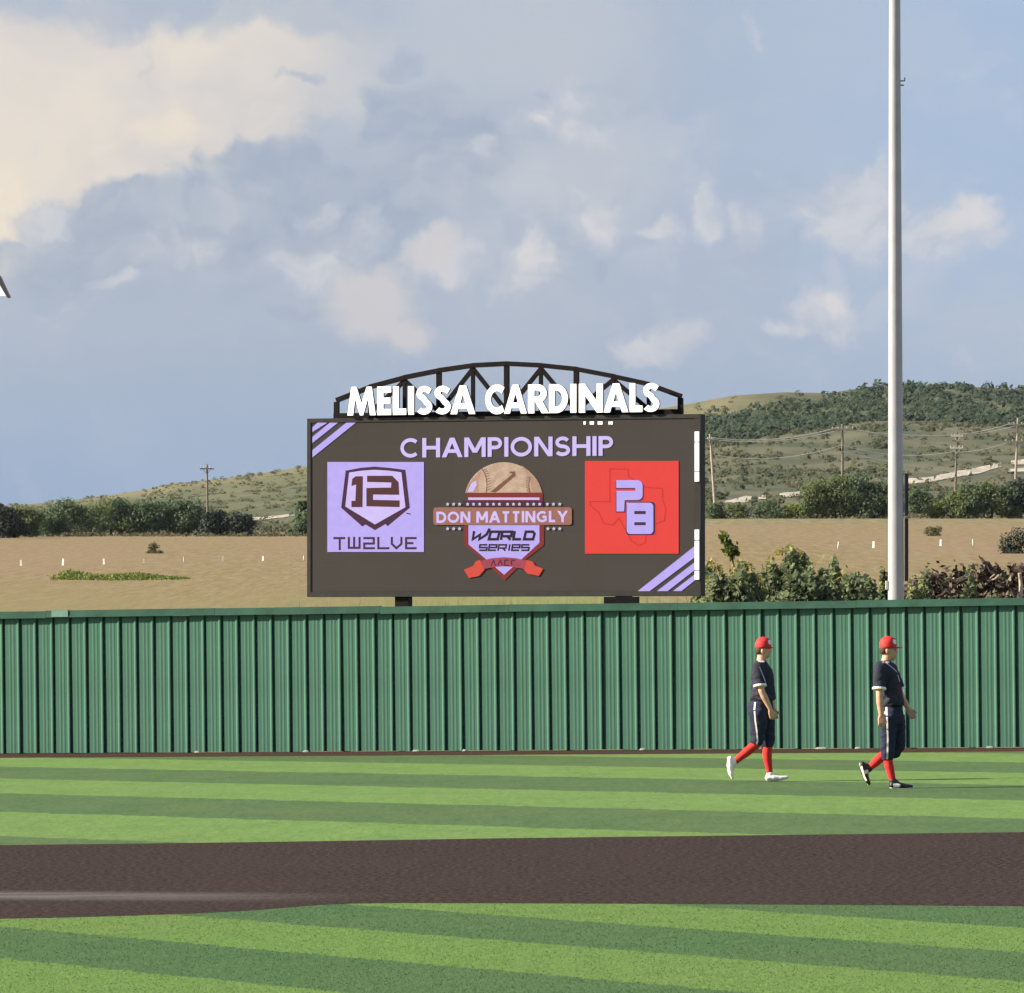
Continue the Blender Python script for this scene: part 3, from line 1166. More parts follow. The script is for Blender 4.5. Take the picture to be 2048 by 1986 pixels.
PL = [(468, 338)] + arc(700, 398, 62, 60, 270, 360, 5) + arc(710, 505, 52, 55, 0, 90, 5) + [(562, 562), (555, 688), (470, 688), (470, 458), (680, 458), (680, 425), (468, 425)]
graphic('letter_shadow', [zp(Z8, *[(x + 12 if x > 500 else x - 8, y + 12) for x, y in PL]), zp(Z8, *rb(577, 580, 902, 952, 40))], G_purple, 3)
graphic('letter', [zp(Z8, *PL)], G_lav, 4)
graphic('letter', [[[Z8(*p) for p in rb(585, 590, 882, 940, 42, (0, 1, 1, 1))], [Z8(*p) for p in ((670, 683), (798, 683), (798, 718), (670, 718))], [Z8(*p) for p in ((670, 808), (798, 808), (798, 842), (670, 842))]]], G_lav, 5)

# --- centre badge
ball = arc(1000, 560, 492, 468, 180, 360, 28)
ball = [(x, y) for x, y in ball if y <= 486]
graphic('ball_dome', [zp(Z6, *([(512, 480)] + [p for p in ball if 520 < p[0] < 1480] + [(1488, 475)]))], G_tan, 1)
graphic('ball_shade', [zp(Z6, (1488, 475), (1462, 400), (1400, 290), (1310, 190), (1220, 130), (1290, 240), (1340, 350), (1360, 475))], G_tanm, 1.5)
graphic('ball_shade', [zp(Z6, (512, 480), (560, 370), (640, 270), (720, 190), (690, 300), (680, 400), (690, 480))], G_tanm, 1.5)
graphic('ball_glint', [zp(Z6, (540, 465), (590, 360), (650, 320), (660, 380), (610, 465))], G_lavp, 2)
graphic('ball_mark', [zp(Z6, (1060, 215), (1140, 205), (1155, 260), (1060, 340), (950, 440), (890, 475), (830, 470), (950, 370), (1040, 300), (1110, 240))], G_tand, 2)
seam = arc(650, 380, 140, 240, -58, 25, 10)
seam2 = arc(1480, 380, 160, 220, 210, 150, 10)
graphic('ball_seam', [zstroke(Z6, seam, 12), zstroke(Z6, seam2, 12)]
        + [zstroke(Z6, [(x - 4, y), (x + 48, y - 22)], 9) for x, y in seam[1:-1:1]]
        + [zstroke(Z6, [(x - 40, y - 18), (x + 8, y)], 9) for x, y in seam2[1:-1:1]], G_tand, 3)
graphic('badge_band', [zp(Z6, (530, 485), (1495, 478), (1485, 640), (545, 640))], G_brick, 1)
graphic('badge_line', [zrect(Z6, 552, 538, 1452, 568)], G_lavp, 2)
graphic('badge_strip', [zrect(Z6, 480, 578, 1500, 655)], G_purple, 2)


def star(cx_, cy_, r):
    return [(cx_ + (r if i % 2 == 0 else r * 0.55) * math.sin(math.pi * i / 5), cy_ - (r if i % 2 == 0 else r * 0.55) * math.cos(math.pi * i / 5)) for i in range(10)]


for sx in (292, 368, 443, 545, 620, 698, 795, 872, 947, 1050, 1125, 1200, 1303, 1380, 1456, 1553, 1630, 1710):
    graphic('star', [zp(Z6, *star(sx, 622, 25))], G_star, 3)
for sx in (292, 368, 443, 1560, 1635, 1710):
    graphic('star', [zp(Z6, *star(sx, 932, 25))], G_star, 3)
graphic('name_plaque', [zp(Z6, *rb(112, 662, 1862, 885, 34))], G_plaque, 3)
pen_word('plaque_letter', 'DON MATTINGLY', Z6(152, 860), Z6(1812, 706), .27, .12, G_lavp, 4)
graphic('shield_edge', [zp(Z6, (500, 888), (1510, 888), (1510, 1140), (1290, 1310), (1010, 1590), (720, 1310), (500, 1140))], G_brick, 1)
graphic('badge_shield', [zp(Z6, (555, 888), (1452, 888), (1452, 1110), (1225, 1320), (1005, 1515), (780, 1320), (555, 1130))], G_lav, 2)
rib1 = [(700, 1325), (640, 1350), (620, 1400), (500, 1450), (560, 1555), (690, 1530), (760, 1450)]
graphic('ribbon_tail', [zp(Z6, *rib1)], G_ribbon, 3)
graphic('ribbon_tail', [zp(Z6, (1280, 1325), (1370, 1350), (1400, 1400), (1500, 1440), (1445, 1530), (1300, 1500), (1250, 1440))], G_ribbon, 3)
graphic('ribbon', [zp(Z6, (715, 1340), (850, 1305), (1010, 1292), (1160, 1305), (1290, 1335), (1255, 1440), (1110, 1415), (1005, 1408), (900, 1415), (750, 1440))], G_ribd, 4)
for x0 in (845, 930, 1015, 1100):
    pts = {845: [(x0, 1400), (x0 + 28, 1330), (x0 + 56, 1400)], 930: [(x0, 1395), (x0 + 28, 1328), (x0 + 56, 1395)], 1015: [(x0 + 55, 1330), (x0, 1330), (x0, 1395), (x0 + 55, 1395)], 1100: [(x0, 1395), (x0, 1330), (x0 + 50, 1330)]}[x0]
    graphic('ribbon_letter', [zstroke(Z6, pts, 16)], G_purple, 5)


def sh(pts, ox, oy, slant=0.18, yb=1080):
    return [(x + ox - (y) * slant, y + oy) for x, y in pts]


# squared italic letters: coordinates in a 0..100 box, y down
LET = {
    'W': [[(0, 0), (0, 92), (50, 40), (50, 92), (100, 40), (118, -28)]],
    'O': [[(8, 8), (100, 8), (92, 92), (0, 92)]],
    'R': [[(0, 100), (0, 8), (100, 8), (100, 58), (14, 58)], [(60, 58), (100, 100)]],
    'L': [[(0, 0), (0, 92), (95, 92)]],
    'D': [[(6, 8), (80, 8), (100, 30), (94, 92), (0, 92)]],
    'S': [[(100, 8), (0, 8), (0, 50), (100, 50), (100, 92), (0, 92)]],
    'E': [[(100, 92), (0, 92), (0, 8), (100, 8), (100, 50), (10, 50)]],
    'I': [[(50, 0), (50, 100)]],
}


def block_word(word, x0, y0, x1, y1, widths, wd, m, slant):
    tot = sum(widths) + 0.16 * (len(word) - 1)
    sx_ = (x1 - x0) / tot
    x = x0
    for ch, cw in zip(word, widths):
        loops = []
        for st in LET[ch]:
            pts = []
            for px_, py_ in st:
                yy = y0 + py_ / 100 * (y1 - y0)
                xx = x + px_ / 100 * cw * sx_ * 0.9 + (y1 - yy) * slant
                pts.append((xx, yy))
            loops.append(zstroke(Z6, pts, wd, ch in 'OD'))
        graphic('shield_letter', loops, m, 3)
        x += (cw + 0.16) * sx_


block_word('WORLD', 610, 962, 1392, 1075, (1.35, 1, 1, 0.85, 1), 34, G_ink, 0.16)
block_word('SERIES', 690, 1130, 1325, 1212, (1, 1, 1, 0.35, 1, 1), 22, G_ink, 0.16)

# --- posts and control box
for u in (802, 1243):
    a, _ = bl(u, 1200)
    mb = MB()
    mb.box((a - .135, .04, board_z - .3), (a + .135, .28, ZB + .001))
    mb.obj('support_post', M_steel, board)
a0, _ = Z8(335, 1690)
a1, _ = Z8(715, 1690)
mb = MB()
mb.box((a0, -.08, 2.42), (a1, .036, ZB - .012))
cb = mb.obj('control_box', M_black, board)
mb = MB()
mb.tube([(a0 + .09, -.083, 2.53), (a0 + .09, -.0805, 2.53)], .03, 10)
mb.tube([(a1 - .09, -.083, 2.53), (a1 - .09, -.0805, 2.53)], .03, 10)
link('indicator_lens', mb.mesh('indicator_lens'), mat('lens_violet', (0.06, 0.05, 0.08), 0.2), cb)

# --- arched truss
TOP = [(668, 800), (735, 773), (804.5, 754), (873, 740), (941, 730), (1008.5, 726.5), (1077, 730), (1148, 737.5), (1222, 752), (1293, 768), (1356.5, 792)]
tp = [bl(u, v) for u, v in TOP]
zc = ZT + 0.05
MY = 0.16
for i in range(len(tp) - 1):
    mb = MB()
    mb.bar((tp[i][0], MY, tp[i][1]), (tp[i + 1][0] + .02, MY, tp[i + 1][1]), .088, .10)
    mb.obj('top_chord', M_steel, board)
mb = MB()
mb.bar((tp[0][0] - .05, MY, zc), (tp[-1][0] + .05, MY, zc), .10, .10)
mb.obj('bottom_chord', M_steel, board)
for i, (a, z) in enumerate(tp):
    mb = MB()
    wd = .095 if i in (0, 3, 5, 7, 10) else .065
    mb.bar((a, MY + .002, zc + .051), (a, MY + .002, z - .03), wd, .08)
    mb.obj('truss_post', M_steel, board)
for i, j in ((2, 1), (2, 3), (4, 3), (4, 5), (6, 5), (6, 7), (8, 7), (8, 9)):
    mb = MB()
    mb.bar((tp[i][0], MY + .004, tp[i][1] - .06), (tp[j][0], MY + .004, zc + .05), .075, .075)
    mb.obj('truss_brace', M_steel, board)

# --- white channel letters
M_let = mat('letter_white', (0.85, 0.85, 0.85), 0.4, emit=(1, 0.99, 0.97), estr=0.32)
M_ret = mat('letter_return', (0.10, 0.07, 0.07), 0.5)


def glyph(ch):
    if ch == 'M':
        return [[(0, 0), (.14, 1), (.32, 1), (.5, .42), (.68, 1), (.86, 1), (1, 0), (.80, 0), (.725, .58), (.555, 0), (.445, 0), (.275, .58), (.20, 0)]]
    if ch == 'E':
        return [[(0, 0), (0, 1), (1, 1), (1, .79), (.44, .79), (.44, .61), (.94, .61), (.94, .40), (.44, .40), (.44, .21), (1, .21), (1, 0)]]
    if ch == 'L':
        return [[(0, 0), (0, 1), (.44, 1), (.44, .22), (1, .22), (1, 0)]]
    if ch == 'I':
        return [[(0, 0), (0, 1), (1, 1), (1, 0)]]
    if ch == 'A':
        return [[(0, 0), (.37, 1), (.63, 1), (1, 0), (.745, 0), (.68, .19), (.32, .19), (.255, 0)], [(.39, .38), (.5, .70), (.61, .38)]]
    if ch == 'N':
        return [[(0, 0), (0, 1), (.25, 1), (.74, .40), (.74, 1), (1, 1), (1, 0), (.75, 0), (.26, .60), (.26, 0)]]
    if ch == 'R':
        o = [(0, 0), (0, 1), (.50, 1)] + arc(.50, .69, .40, .31, 90, -62, 12)[1:] + [(1.0, 0), (.66, 0), (.33, .42), (.30, .42), (.30, 0)]
        h_ = [(.30, .58), (.30, .80), (.44, .80)] + arc(.44, .69, .16, .11, 90, -90, 8)[1:]
        return [o, h_]
    if ch == 'D':
        o = [(0, 0), (0, 1), (.38, 1)] + arc(.38, .5, .62, .5, 90, -90, 20)[1:]
        h_ = [(.29, .22), (.29, .78), (.38, .78)] + arc(.38, .5, .32, .28, 90, -90, 16)[1:]
        return [o, h_]
    if ch == 'C':
        return [arc(.62, .5, .62, .52, 52, 308, 24) + arc(.62, .5, .33, .29, 318, 42, 20)]
    if ch == 'S':
        # spine swept with a heavy pen in a box of 1 x 1.75
        sp = [(.84, 1.42)] + arc(.52, 1.33, .31, .22, 28, 262, 12) + arc(.50, .62, .36, .30, 84, -150, 14) 
        sp = [(.86, 1.40)] + arc(.50, 1.30, .30, .26, 40, 250, 12)[1:] + [(.52, .93)] + arc(.48, .50, .34, .29, 62, -145, 14)
        lp = stroke(sp, .33)[0]
        mx_, mn_ = max(p[0] for p in lp), min(p[0] for p in lp)
        my_, ny_ = max(p[1] for p in lp), min(p[1] for p in lp)
        return [[((p[0] - mn_) / (mx_ - mn_), (p[1] - ny_) / (my_ - ny_)) for p in lp]]


WORDS = [('M', 698, 755), ('E', 757.5, 786), ('L', 789, 816), ('I', 820, 831.5), ('S', 836, 868), ('S', 872, 905), ('A', 904, 954),
         ('C', 973.5, 1012), ('A', 1011, 1057), ('R', 1059, 1101), ('D', 1101, 1139), ('I', 1143.5, 1156), ('N', 1160.5, 1209), ('A', 1210, 1260), ('L', 1262, 1288), ('S', 1289, 1322)]
for ch, u0, u1 in WORDS:
    a0, _ = bl(u0 + .3, 800)
    a1, _ = bl(u1 - .3, 800)
    z0, z1_ = ZT + .045, ZT + .585
    loops = [[(a0 + x * (a1 - a0), z0 + y * (z1_ - z0)) for x, y in lp] for lp in glyph(ch)]
    mb = MB()
    prism(mb, loops, -.10, -.03)
    lo_ = mb.obj('letter', M_ret, board)
    mb = MB()
    sheet(mb, loops, -.105)
    link('letter_face', mb.mesh('letter_face', fix=False), M_let, lo_)

# ------------------------------------------------------------------ light poles
M_pole = mat('galvanized', (0.34, 0.345, 0.375), 0.42, 0.0, var=0.08, vscale=3, spec=0.45)
M_box = mat('enclosure', (0.020, 0.018, 0.030), 0.5)
M_cream = mat('cream', (0.62, 0.58, 0.44), 0.6)
PY_ = 110.0
pb = at(1792.5, 1205, PY_)
pz = float(H(pb.x, PY_)) - 0.1
pole = empty('light_pole', (pb.x, PY_, pz))
tag(pole, 'tall round galvanized light pole rising behind the fence past the picture top', 'light pole')
mb = MB()
nseg = 12
hp = 24.0
mb.tube([(-.028 * min(1, t / 12 * hp / 12), 0, t / 12 * hp) for t in range(13)], [.158 - (.158 - .062) * t / 12 for t in range(13)], 28)
mb.obj('shaft', M_pole, pole, smooth=True)
for v0, v1 in ((947, 1031), (1037, 1162)):
    mb = MB()
    z0 = EYE + (HV - v1) / F * PY_ - pz
    z1_ = EYE + (HV - v0) / F * PY_ - pz
    mb.box((.165, -.03, z0), (.222, .20, z1_))
    mb.obj('equipment_enclosure', M_box, pole)
mb = MB()
z0 = EYE + (HV - 1179) / F * PY_ - pz
mb.box((-.195, -.06, z0), (-.157, .06, z0 + .16))
mb.obj('junction_box', M_cream, pole)
mb = MB()
zs_ = EYE + (HV - 162) / F * PY_ - pz
mb.tube([(.06, -.02, zs_), (.155, -.03, zs_), (.155, -.03, zs_ + .06)], .012, 8)
mb.tube([(.06, -.02, zs_ - .08), (.14, -.03, zs_ - .08)], .012, 8)
mb.obj('step_bolt', M_frame, pole)
# crossarm and lamps above the frame
for zz in (22.6, 23.6):
    mb = MB()
    mb.box((-1.6, -.12, zz), (1.6, -.02, zz + .1))
    mb.obj('crossarm', M_pole, pole)

M_hood = mat('lamp_hood', (0.10, 0.085, 0.095), 0.5)
M_lamp = mat('lamp_face', (0.85, 0.86, 0.86), 0.35, emit=(0.95, 1, 0.98), estr=0.35)
LY = 140.0
q = at(-62, 552, LY)
zgl = float(H(q.x, LY)) - 0.1
lamp = empty('light_pole', (q.x, LY, zgl))
tag(lamp, 'dark hooded floodlight with white face poking in high at the edge of the sky', 'light pole')
mb = MB()
mb.tube([(0, 0, 0), (0, 0, q.z - zgl + 3)], [.17, .13], 20)
mb.obj('shaft', M_pole, lamp, smooth=True)


def lp_(u, v, y=-.25):
    p_ = at(u, v, LY)
    return (p_.x - q.x, y, p_.z - zgl)


mb = MB()
hood = [(-34, 548), (1.5, 552), (21.5, 594.5), (16, 596), (13.5, 592), (-1.5, 566), (-34, 563)]
prism(mb, [[(lp_(u, v)[0], lp_(u, v)[2]) for u, v in hood]], -.30, .12)
hd = mb.obj('lamp_hood', M_hood, lamp)
mb = MB()
prism(mb, [[(lp_(u, v)[0], lp_(u, v)[2]) for u, v in ((-30, 565), (-1.8, 568), (12.2, 591.5), (-30, 590.5))]], -.20, .10)
link('lamp_face', mb.mesh('lamp_face'), M_lamp, hd)
mb = MB()
mb.tube([lp_(-62, 575, 0), lp_(-30, 575, -.05)], .05, 10)
mb.obj('bracket', M_pole, lamp)

# ------------------------------------------------------------------ vegetation
def leaf_quads(cent, size, nrm_bias=None, flat=0.5, aspect=1.5):
    """one diamond leaf per centre; returns verts (N*4,3), faces"""
    n = len(cent)
    nr = RNG.normal(0, 1, (n, 3))
    if nrm_bias is not None:
        nr = nr * flat + nrm_bias
    nr /= np.linalg.norm(nr, axis=1, keepdims=True) + 1e-9
    t = RNG.normal(0, 1, (n, 3))
    t -= nr * (t * nr).sum(1, keepdims=True)
    t /= np.linalg.norm(t, axis=1, keepdims=True) + 1e-9
    b = np.cross(nr, t)
    s = (size * (0.6 + 0.8 * RNG.random(n)))[:, None] if np.ndim(size) == 0 else (size * (0.6 + 0.8 * RNG.random(n)))[:, None]
    v = np.empty((n, 4, 3))
    v[:, 0] = cent - t * s * aspect / 2
    v[:, 1] = cent + b * s / 2 - t * s * .08
    v[:, 2] = cent + t * s * aspect / 2 + nr * s * .12
    v[:, 3] = cent - b * s / 2 - t * s * .08
    return v.reshape(-1, 3), np.arange(n * 4).reshape(n, 4)


def crown_points(n, lobes):
    """points in the outer shells of a set of lobes: (centre, radius xyz)"""
    w_ = np.array([l[1][0] * l[1][2] for l in lobes])
    li = RNG.choice(len(lobes), n, p=w_ / w_.sum())
    d = RNG.normal(0, 1, (n, 3))
    d /= np.linalg.norm(d, axis=1, keepdims=True)
    r = RNG.random(n) ** 0.45
    c_ = np.array([l[0] for l in lobes])[li]
    rr = np.array([l[1] for l in lobes])[li]
    return c_ + d * rr * r[:, None], d, li


def crown_mesh(name, wd, ht, base, nl, nleaf, size, seed, spread=0.75):
    """irregular crown: nl lobes in a wd x ht envelope that starts at height base"""
    r = random.Random(seed)
    lobes = []
    for i in range(nl):
        t = r.random()
        zz = base + (ht - base) * (0.12 + 0.70 * t)
        k = math.sqrt(max(0.05, 1 - ((t - 0.30) / 0.85) ** 2))
        a = r.random() * 6.283
        q_ = wd / 2 * spread * k * math.sqrt(r.random())
        rad = min(wd, ht * 1.4) * r.uniform(.17, .27)
        lobes.append(((q_ * math.cos(a), q_ * math.sin(a), zz), (rad, rad, rad * r.uniform(.6, .9))))
    p, d, li = crown_points(nleaf, lobes)
    p[:, 2] = np.maximum(p[:, 2], base * .6 + .02)
    lt = np.array([r.uniform(-.22, .22) for _ in lobes])
    v, f = leaf_quads(p, size, d * .7 + np.array([-.5, -.25, .35]), 0.8)
    tone = np.repeat(np.clip(.5 + lt[li] + RNG.normal(0, .12, nleaf), 0, 1), 4)
    return np_mesh(name, v, f, tone), lobes


def woody(name, ht, lobes, r0, m, parent, seed):
    r = random.Random(seed)
    mb = MB()
    top = Vector((r.uniform(-.1, .1) * ht * .3, 0, ht * .6))
    mb.tube([(0, 0, -.2), (r.uniform(-.05, .05) * ht, 0, ht * .25), top], [r0, r0 * .75, r0 * .35], 7)
    for c_, rd in lobes[:6]:
        s = Vector((0, 0, ht * r.uniform(.18, .45)))
        mb.tube([s, (s + Vector(c_)) / 2 + Vector((0, 0, -.04 * ht)), Vector(c_)], [r0 * .45, r0 * .3, r0 * .12], 5)
    return mb.obj(name, m, parent)


M_bark = mat('bark', (0.075, 0.055, 0.042), 0.9, var=0.3, vscale=3)
M_tree = foliage_mat('tree_leaves', [(0.0, (0.040, 0.066, 0.038, 1)), (0.5, (0.085, 0.130, 0.066, 1)), (1.0, (0.140, 0.190, 0.090, 1))], .45)
M_olive = foliage_mat('olive_leaves', [(0.0, (0.055, 0.080, 0.034, 1)), (0.5, (0.110, 0.145, 0.056, 1)), (1.0, (0.170, 0.195, 0.080, 1))], .45)
M_deep = foliage_mat('dark_leaves', [(0.0, (0.010, 0.017, 0.014, 1)), (0.5, (0.020, 0.032, 0.024, 1)), (1.0, (0.038, 0.055, 0.030, 1))], .1)
M_weed = foliage_mat('weed_leaves', [(0.0, (0.045, 0.068, 0.036, 1)), (0.35, (0.155, 0.195, 0.105, 1)), (0.75, (0.25, 0.28, 0.15, 1)), (1.0, (0.36, 0.37, 0.18, 1))], .5, nscale=1.5)
M_yel = foliage_mat('weed_tips', [(0.0, (0.15, 0.17, 0.06, 1)), (0.5, (0.26, 0.24, 0.07, 1)), (1.0, (0.38, 0.31, 0.08, 1))], .3, nscale=1.5)
M_fieldshrub = foliage_mat('shrub_leaves', [(0.0, (0.022, 0.036, 0.014, 1)), (0.5, (0.060, 0.075, 0.025, 1)), (1.0, (0.115, 0.12, 0.04, 1))], .2)
M_patch = foliage_mat('patch_leaves', [(0.0, (0.07, 0.10, 0.022, 1)), (0.5, (0.135, 0.175, 0.035, 1)), (1.0, (0.20, 0.215, 0.06, 1))], .3)


def tree(name, label, cat, base, wd, ht, seed, m, nleaf=700, size=.42, nl=11, group=None, low=.12, trunk=True):
    e = empty(name, base, (0, 0, 0))
    tag(e, label, cat, group)
    me, lobes = crown_mesh('crown', wd, ht, ht * low, nl, nleaf, size, seed)
    link('crown', me, m, e)
    if trunk:
        woody('trunk', ht, lobes, wd * .035 + .02, M_bark, e, seed)
    return e


# the tree row along the far edge of the straw field, measured as (column, top row, base row, width in px, material, leaf tone)
GR = 'trees in the row along the far edge of the straw field'
ROW = [(-70, 990, 1078, 90, M_tree, 'bushy green tree at the row end beyond the picture edge'),
       (6, 996, 1076, 62, M_deep, 'darkest rounded tree at the picture edge end of the tree row'),
       (30, 1012, 1075, 40, M_deep, 'low dark tree filling the dip beside the darkest end tree of the row'),
       (62, 1012, 1074, 52, M_olive, 'yellow green low tree next to the dip in the tree row'),
       (104, 1006, 1073, 58, M_tree, 'third full green tree after the dip in the tree row'),
       (140, 994, 1072, 62, M_tree, 'spiky topped green tree in the tree row, tall against the sky'),
       (184, 996, 1071, 66, M_olive, 'broad olive green tree under the low end of the hill in the tree row'),
       (222, 993, 1070, 58, M_tree, 'rounded green tree of the tree row directly above the lone dark shrub side'),
       (258, 1000, 1069, 60, M_olive, 'olive tree near the middle of the tree row'),
       (296, 998, 1069, 66, M_tree, 'wide green tree of the row above the lone dark field shrub'),
       (338, 993, 1068, 66, M_tree, 'tall green tree two before the wooden power pole in the row'),
       (378, 995, 1068, 58, M_tree, 'green tree just before the wooden power pole in the row'),
       (404, 1008, 1067, 36, M_tree, 'small green tree right behind the wooden power pole')]
for i, (u, vt, vb, wp, m_, lab) in enumerate(ROW):
    p_ = look(u, vb)
    y_ = min(max(p_.y, 700), 935)
    p_ = Vector(((u - CX) / F * y_, y_, float(H((u - CX) / F * y_, y_)) - .2))
    k_ = F / y_
    tree('tree', lab, 'tree', p_, wp / k_ * 1.45, (EYE + (HV - vt) / F * y_) - p_.z, 100 + i, m_, 3000, .27, 24, GR, low=.01)
for u, vt, vb, wp, m_, lab, nm in ((424, 1014, 1068, 46, M_deep, 'dark cedar at the foot of the wooden power pole', 'cedar_tree'),
                                   (482, 1026, 1064, 56, M_deep, 'isolated small dark cedar in the gap after the tree row', 'cedar_tree'),
                                   (612, 990, 1062, 40, M_tree, 'green tree half hidden behind the edge of the scoreboard', 'tree'),
                                   (1425, 1008, 1037, 44, M_tree, 'low green bush at the foot of the leaning power pole', 'bush'),
                                   (1470, 1006, 1032, 50, M_olive, 'flat olive bush under the white dirt patch', 'bush'),
                                   (1545, 996, 1030, 60, M_tree, 'rounded green bush between the white dirt patches', 'bush'),
                                   (1592, 1004, 1034, 52, M_patch, 'pale yellow green bush in front of the large tree clump', 'bush'),
                                   (1632, 952, 1033, 62, M_olive, 'light green tree at the near end of the large tree clump', 'tree'),
                                   (1672, 946, 1033, 62, M_olive, 'olive tree in the middle of the large tree clump', 'tree'),
                                   (1718, 942, 1034, 78, M_tree, 'dark green broad tree in the large clump beside the tall light pole', 'tree'),
                                   (1768, 950, 1034, 64, M_tree, 'green tree partly hidden behind the tall light pole', 'tree'),
                                   (1840, 976, 1008, 40, M_tree, 'dark green bush just past the tall light pole below the chalk road', 'bush'),
                                   (1872, 1001, 1022, 34, M_patch, 'low olive bush behind the small yellow marker', 'bush'),
                                   (1916, 974, 1024, 50, M_olive, 'olive tree under the power pole with two white crossarms', 'tree'),
                                   (1946, 958, 1026, 60, M_tree, 'green tree below the middle of the chalk road', 'tree'),
                                   (1982, 954, 1028, 66, M_olive, 'tall olive tree behind the pale yellow post', 'tree'),
                                   (2018, 962, 1028, 50, M_tree, 'green tree beside the tallest wooden power pole', 'tree'),
                                   (2050, 950, 1028, 50, M_deep, 'dark tree at the picture edge past the tallest power pole', 'tree')):
    y_ = 900.0 if u < 1000 else (880.0 if vb > 1015 else 960.0)
    x_ = (u - CX) / F * y_
    p_ = Vector((x_, y_, float(H(x_, y_)) - .2))
    k_ = F / y_
    ht = (EYE + (HV - vt) / F * y_) - p_.z
    tree(nm, lab, nm.split('_')[-1], p_, wp / k_ * 1.4, ht, int(u), m_, 3000 if ht > 3.5 else 1600, .27 if ht > 3.5 else .22, 24, None, low=.01)

# lone shrubs out in the straw field
for u, vt, vb, wp, m_, lab in ((309, 1080, 1107, 40, M_fieldshrub, 'lone dark rounded shrub in the straw field before the tree row'),
                               (1868, 1049, 1072, 40, M_fieldshrub, 'small flat dark shrub in the straw field past the light pole'),
                               (2036, 1045, 1107, 64, M_deep, 'dense dark green shrub in the straw field at the picture edge')):
    p_ = look(u, vb)
    k_ = F / p_.y
    tree('shrub', lab, 'shrub', p_ - Vector((0, 0, .05)), wp / k_ * 1.2, (vb - vt) / k_, int(u) + 5, m_, 1800, .075 if wp < 60 else .11, 20, None, low=-.25)

# long low green weed patch in the straw field
p_ = look(240, 1158)
k_ = F / p_.y
pts, tones = [], []
n = 11000
xs = RNG.random(n)
hx = np.interp(xs, [0, .08, .16, .3, .5, .65, .8, 1], [.35, 1.0, .7, .4, .55, .6, .3, .05]) * 17 / k_
px_ = (xs - .5) * 250 / k_ * (1 + RNG.normal(0, .05, n))
py_ = RNG.normal(0, 3.0, n) * (1.1 - np.abs(xs - .5))
zz_ = H(p_.x + px_, p_.y + py_) - p_.z + hx * RNG.random(n) ** 1.6
v, f = leaf_quads(np.stack([px_, py_, zz_], -1), .085, None, 1, 2.4)
tn = np.repeat(np.clip(.45 + .25 * np.sin(xs * 31) + RNG.normal(0, .2, n), 0, 1), 4)
wp_ = link('weed_patch', np_mesh('weed_patch', v, f, tn), M_patch, None, p_)
tag(wp_, 'long low bright green weed patch in the straw field before the row of stakes', 'weeds', kind='stuff')

# green rank growth just behind the fence line
n = 6000
yy = 114 + 20 * RNG.random(n)
xx = -5 + RNG.random(n) * 9.5
zz = H(xx, yy)
hh = 1.2 + .9 * RNG.random(n) + (yy - 114) * .01
v = np.empty((n, 3, 3))
a = RNG.random(n) * 6.283
v[:, 0] = np.stack([xx - np.cos(a) * .03, yy - np.sin(a) * .03, zz - .02], -1)
v[:, 1] = np.stack([xx + np.cos(a) * .03, yy + np.sin(a) * .03, zz - .02], -1)
v[:, 2] = np.stack([xx + RNG.normal(0, .25, n), yy + RNG.normal(0, .25, n), zz + hh], -1)
tag(link('tall_grass', np_mesh('tall_grass', v.reshape(-1, 3), np.arange(n * 3).reshape(n, 3), np.repeat(RNG.random(n), 3)), M_weed), 'tall green grass growing between the fence and the scoreboard', 'grass', kind='stuff')

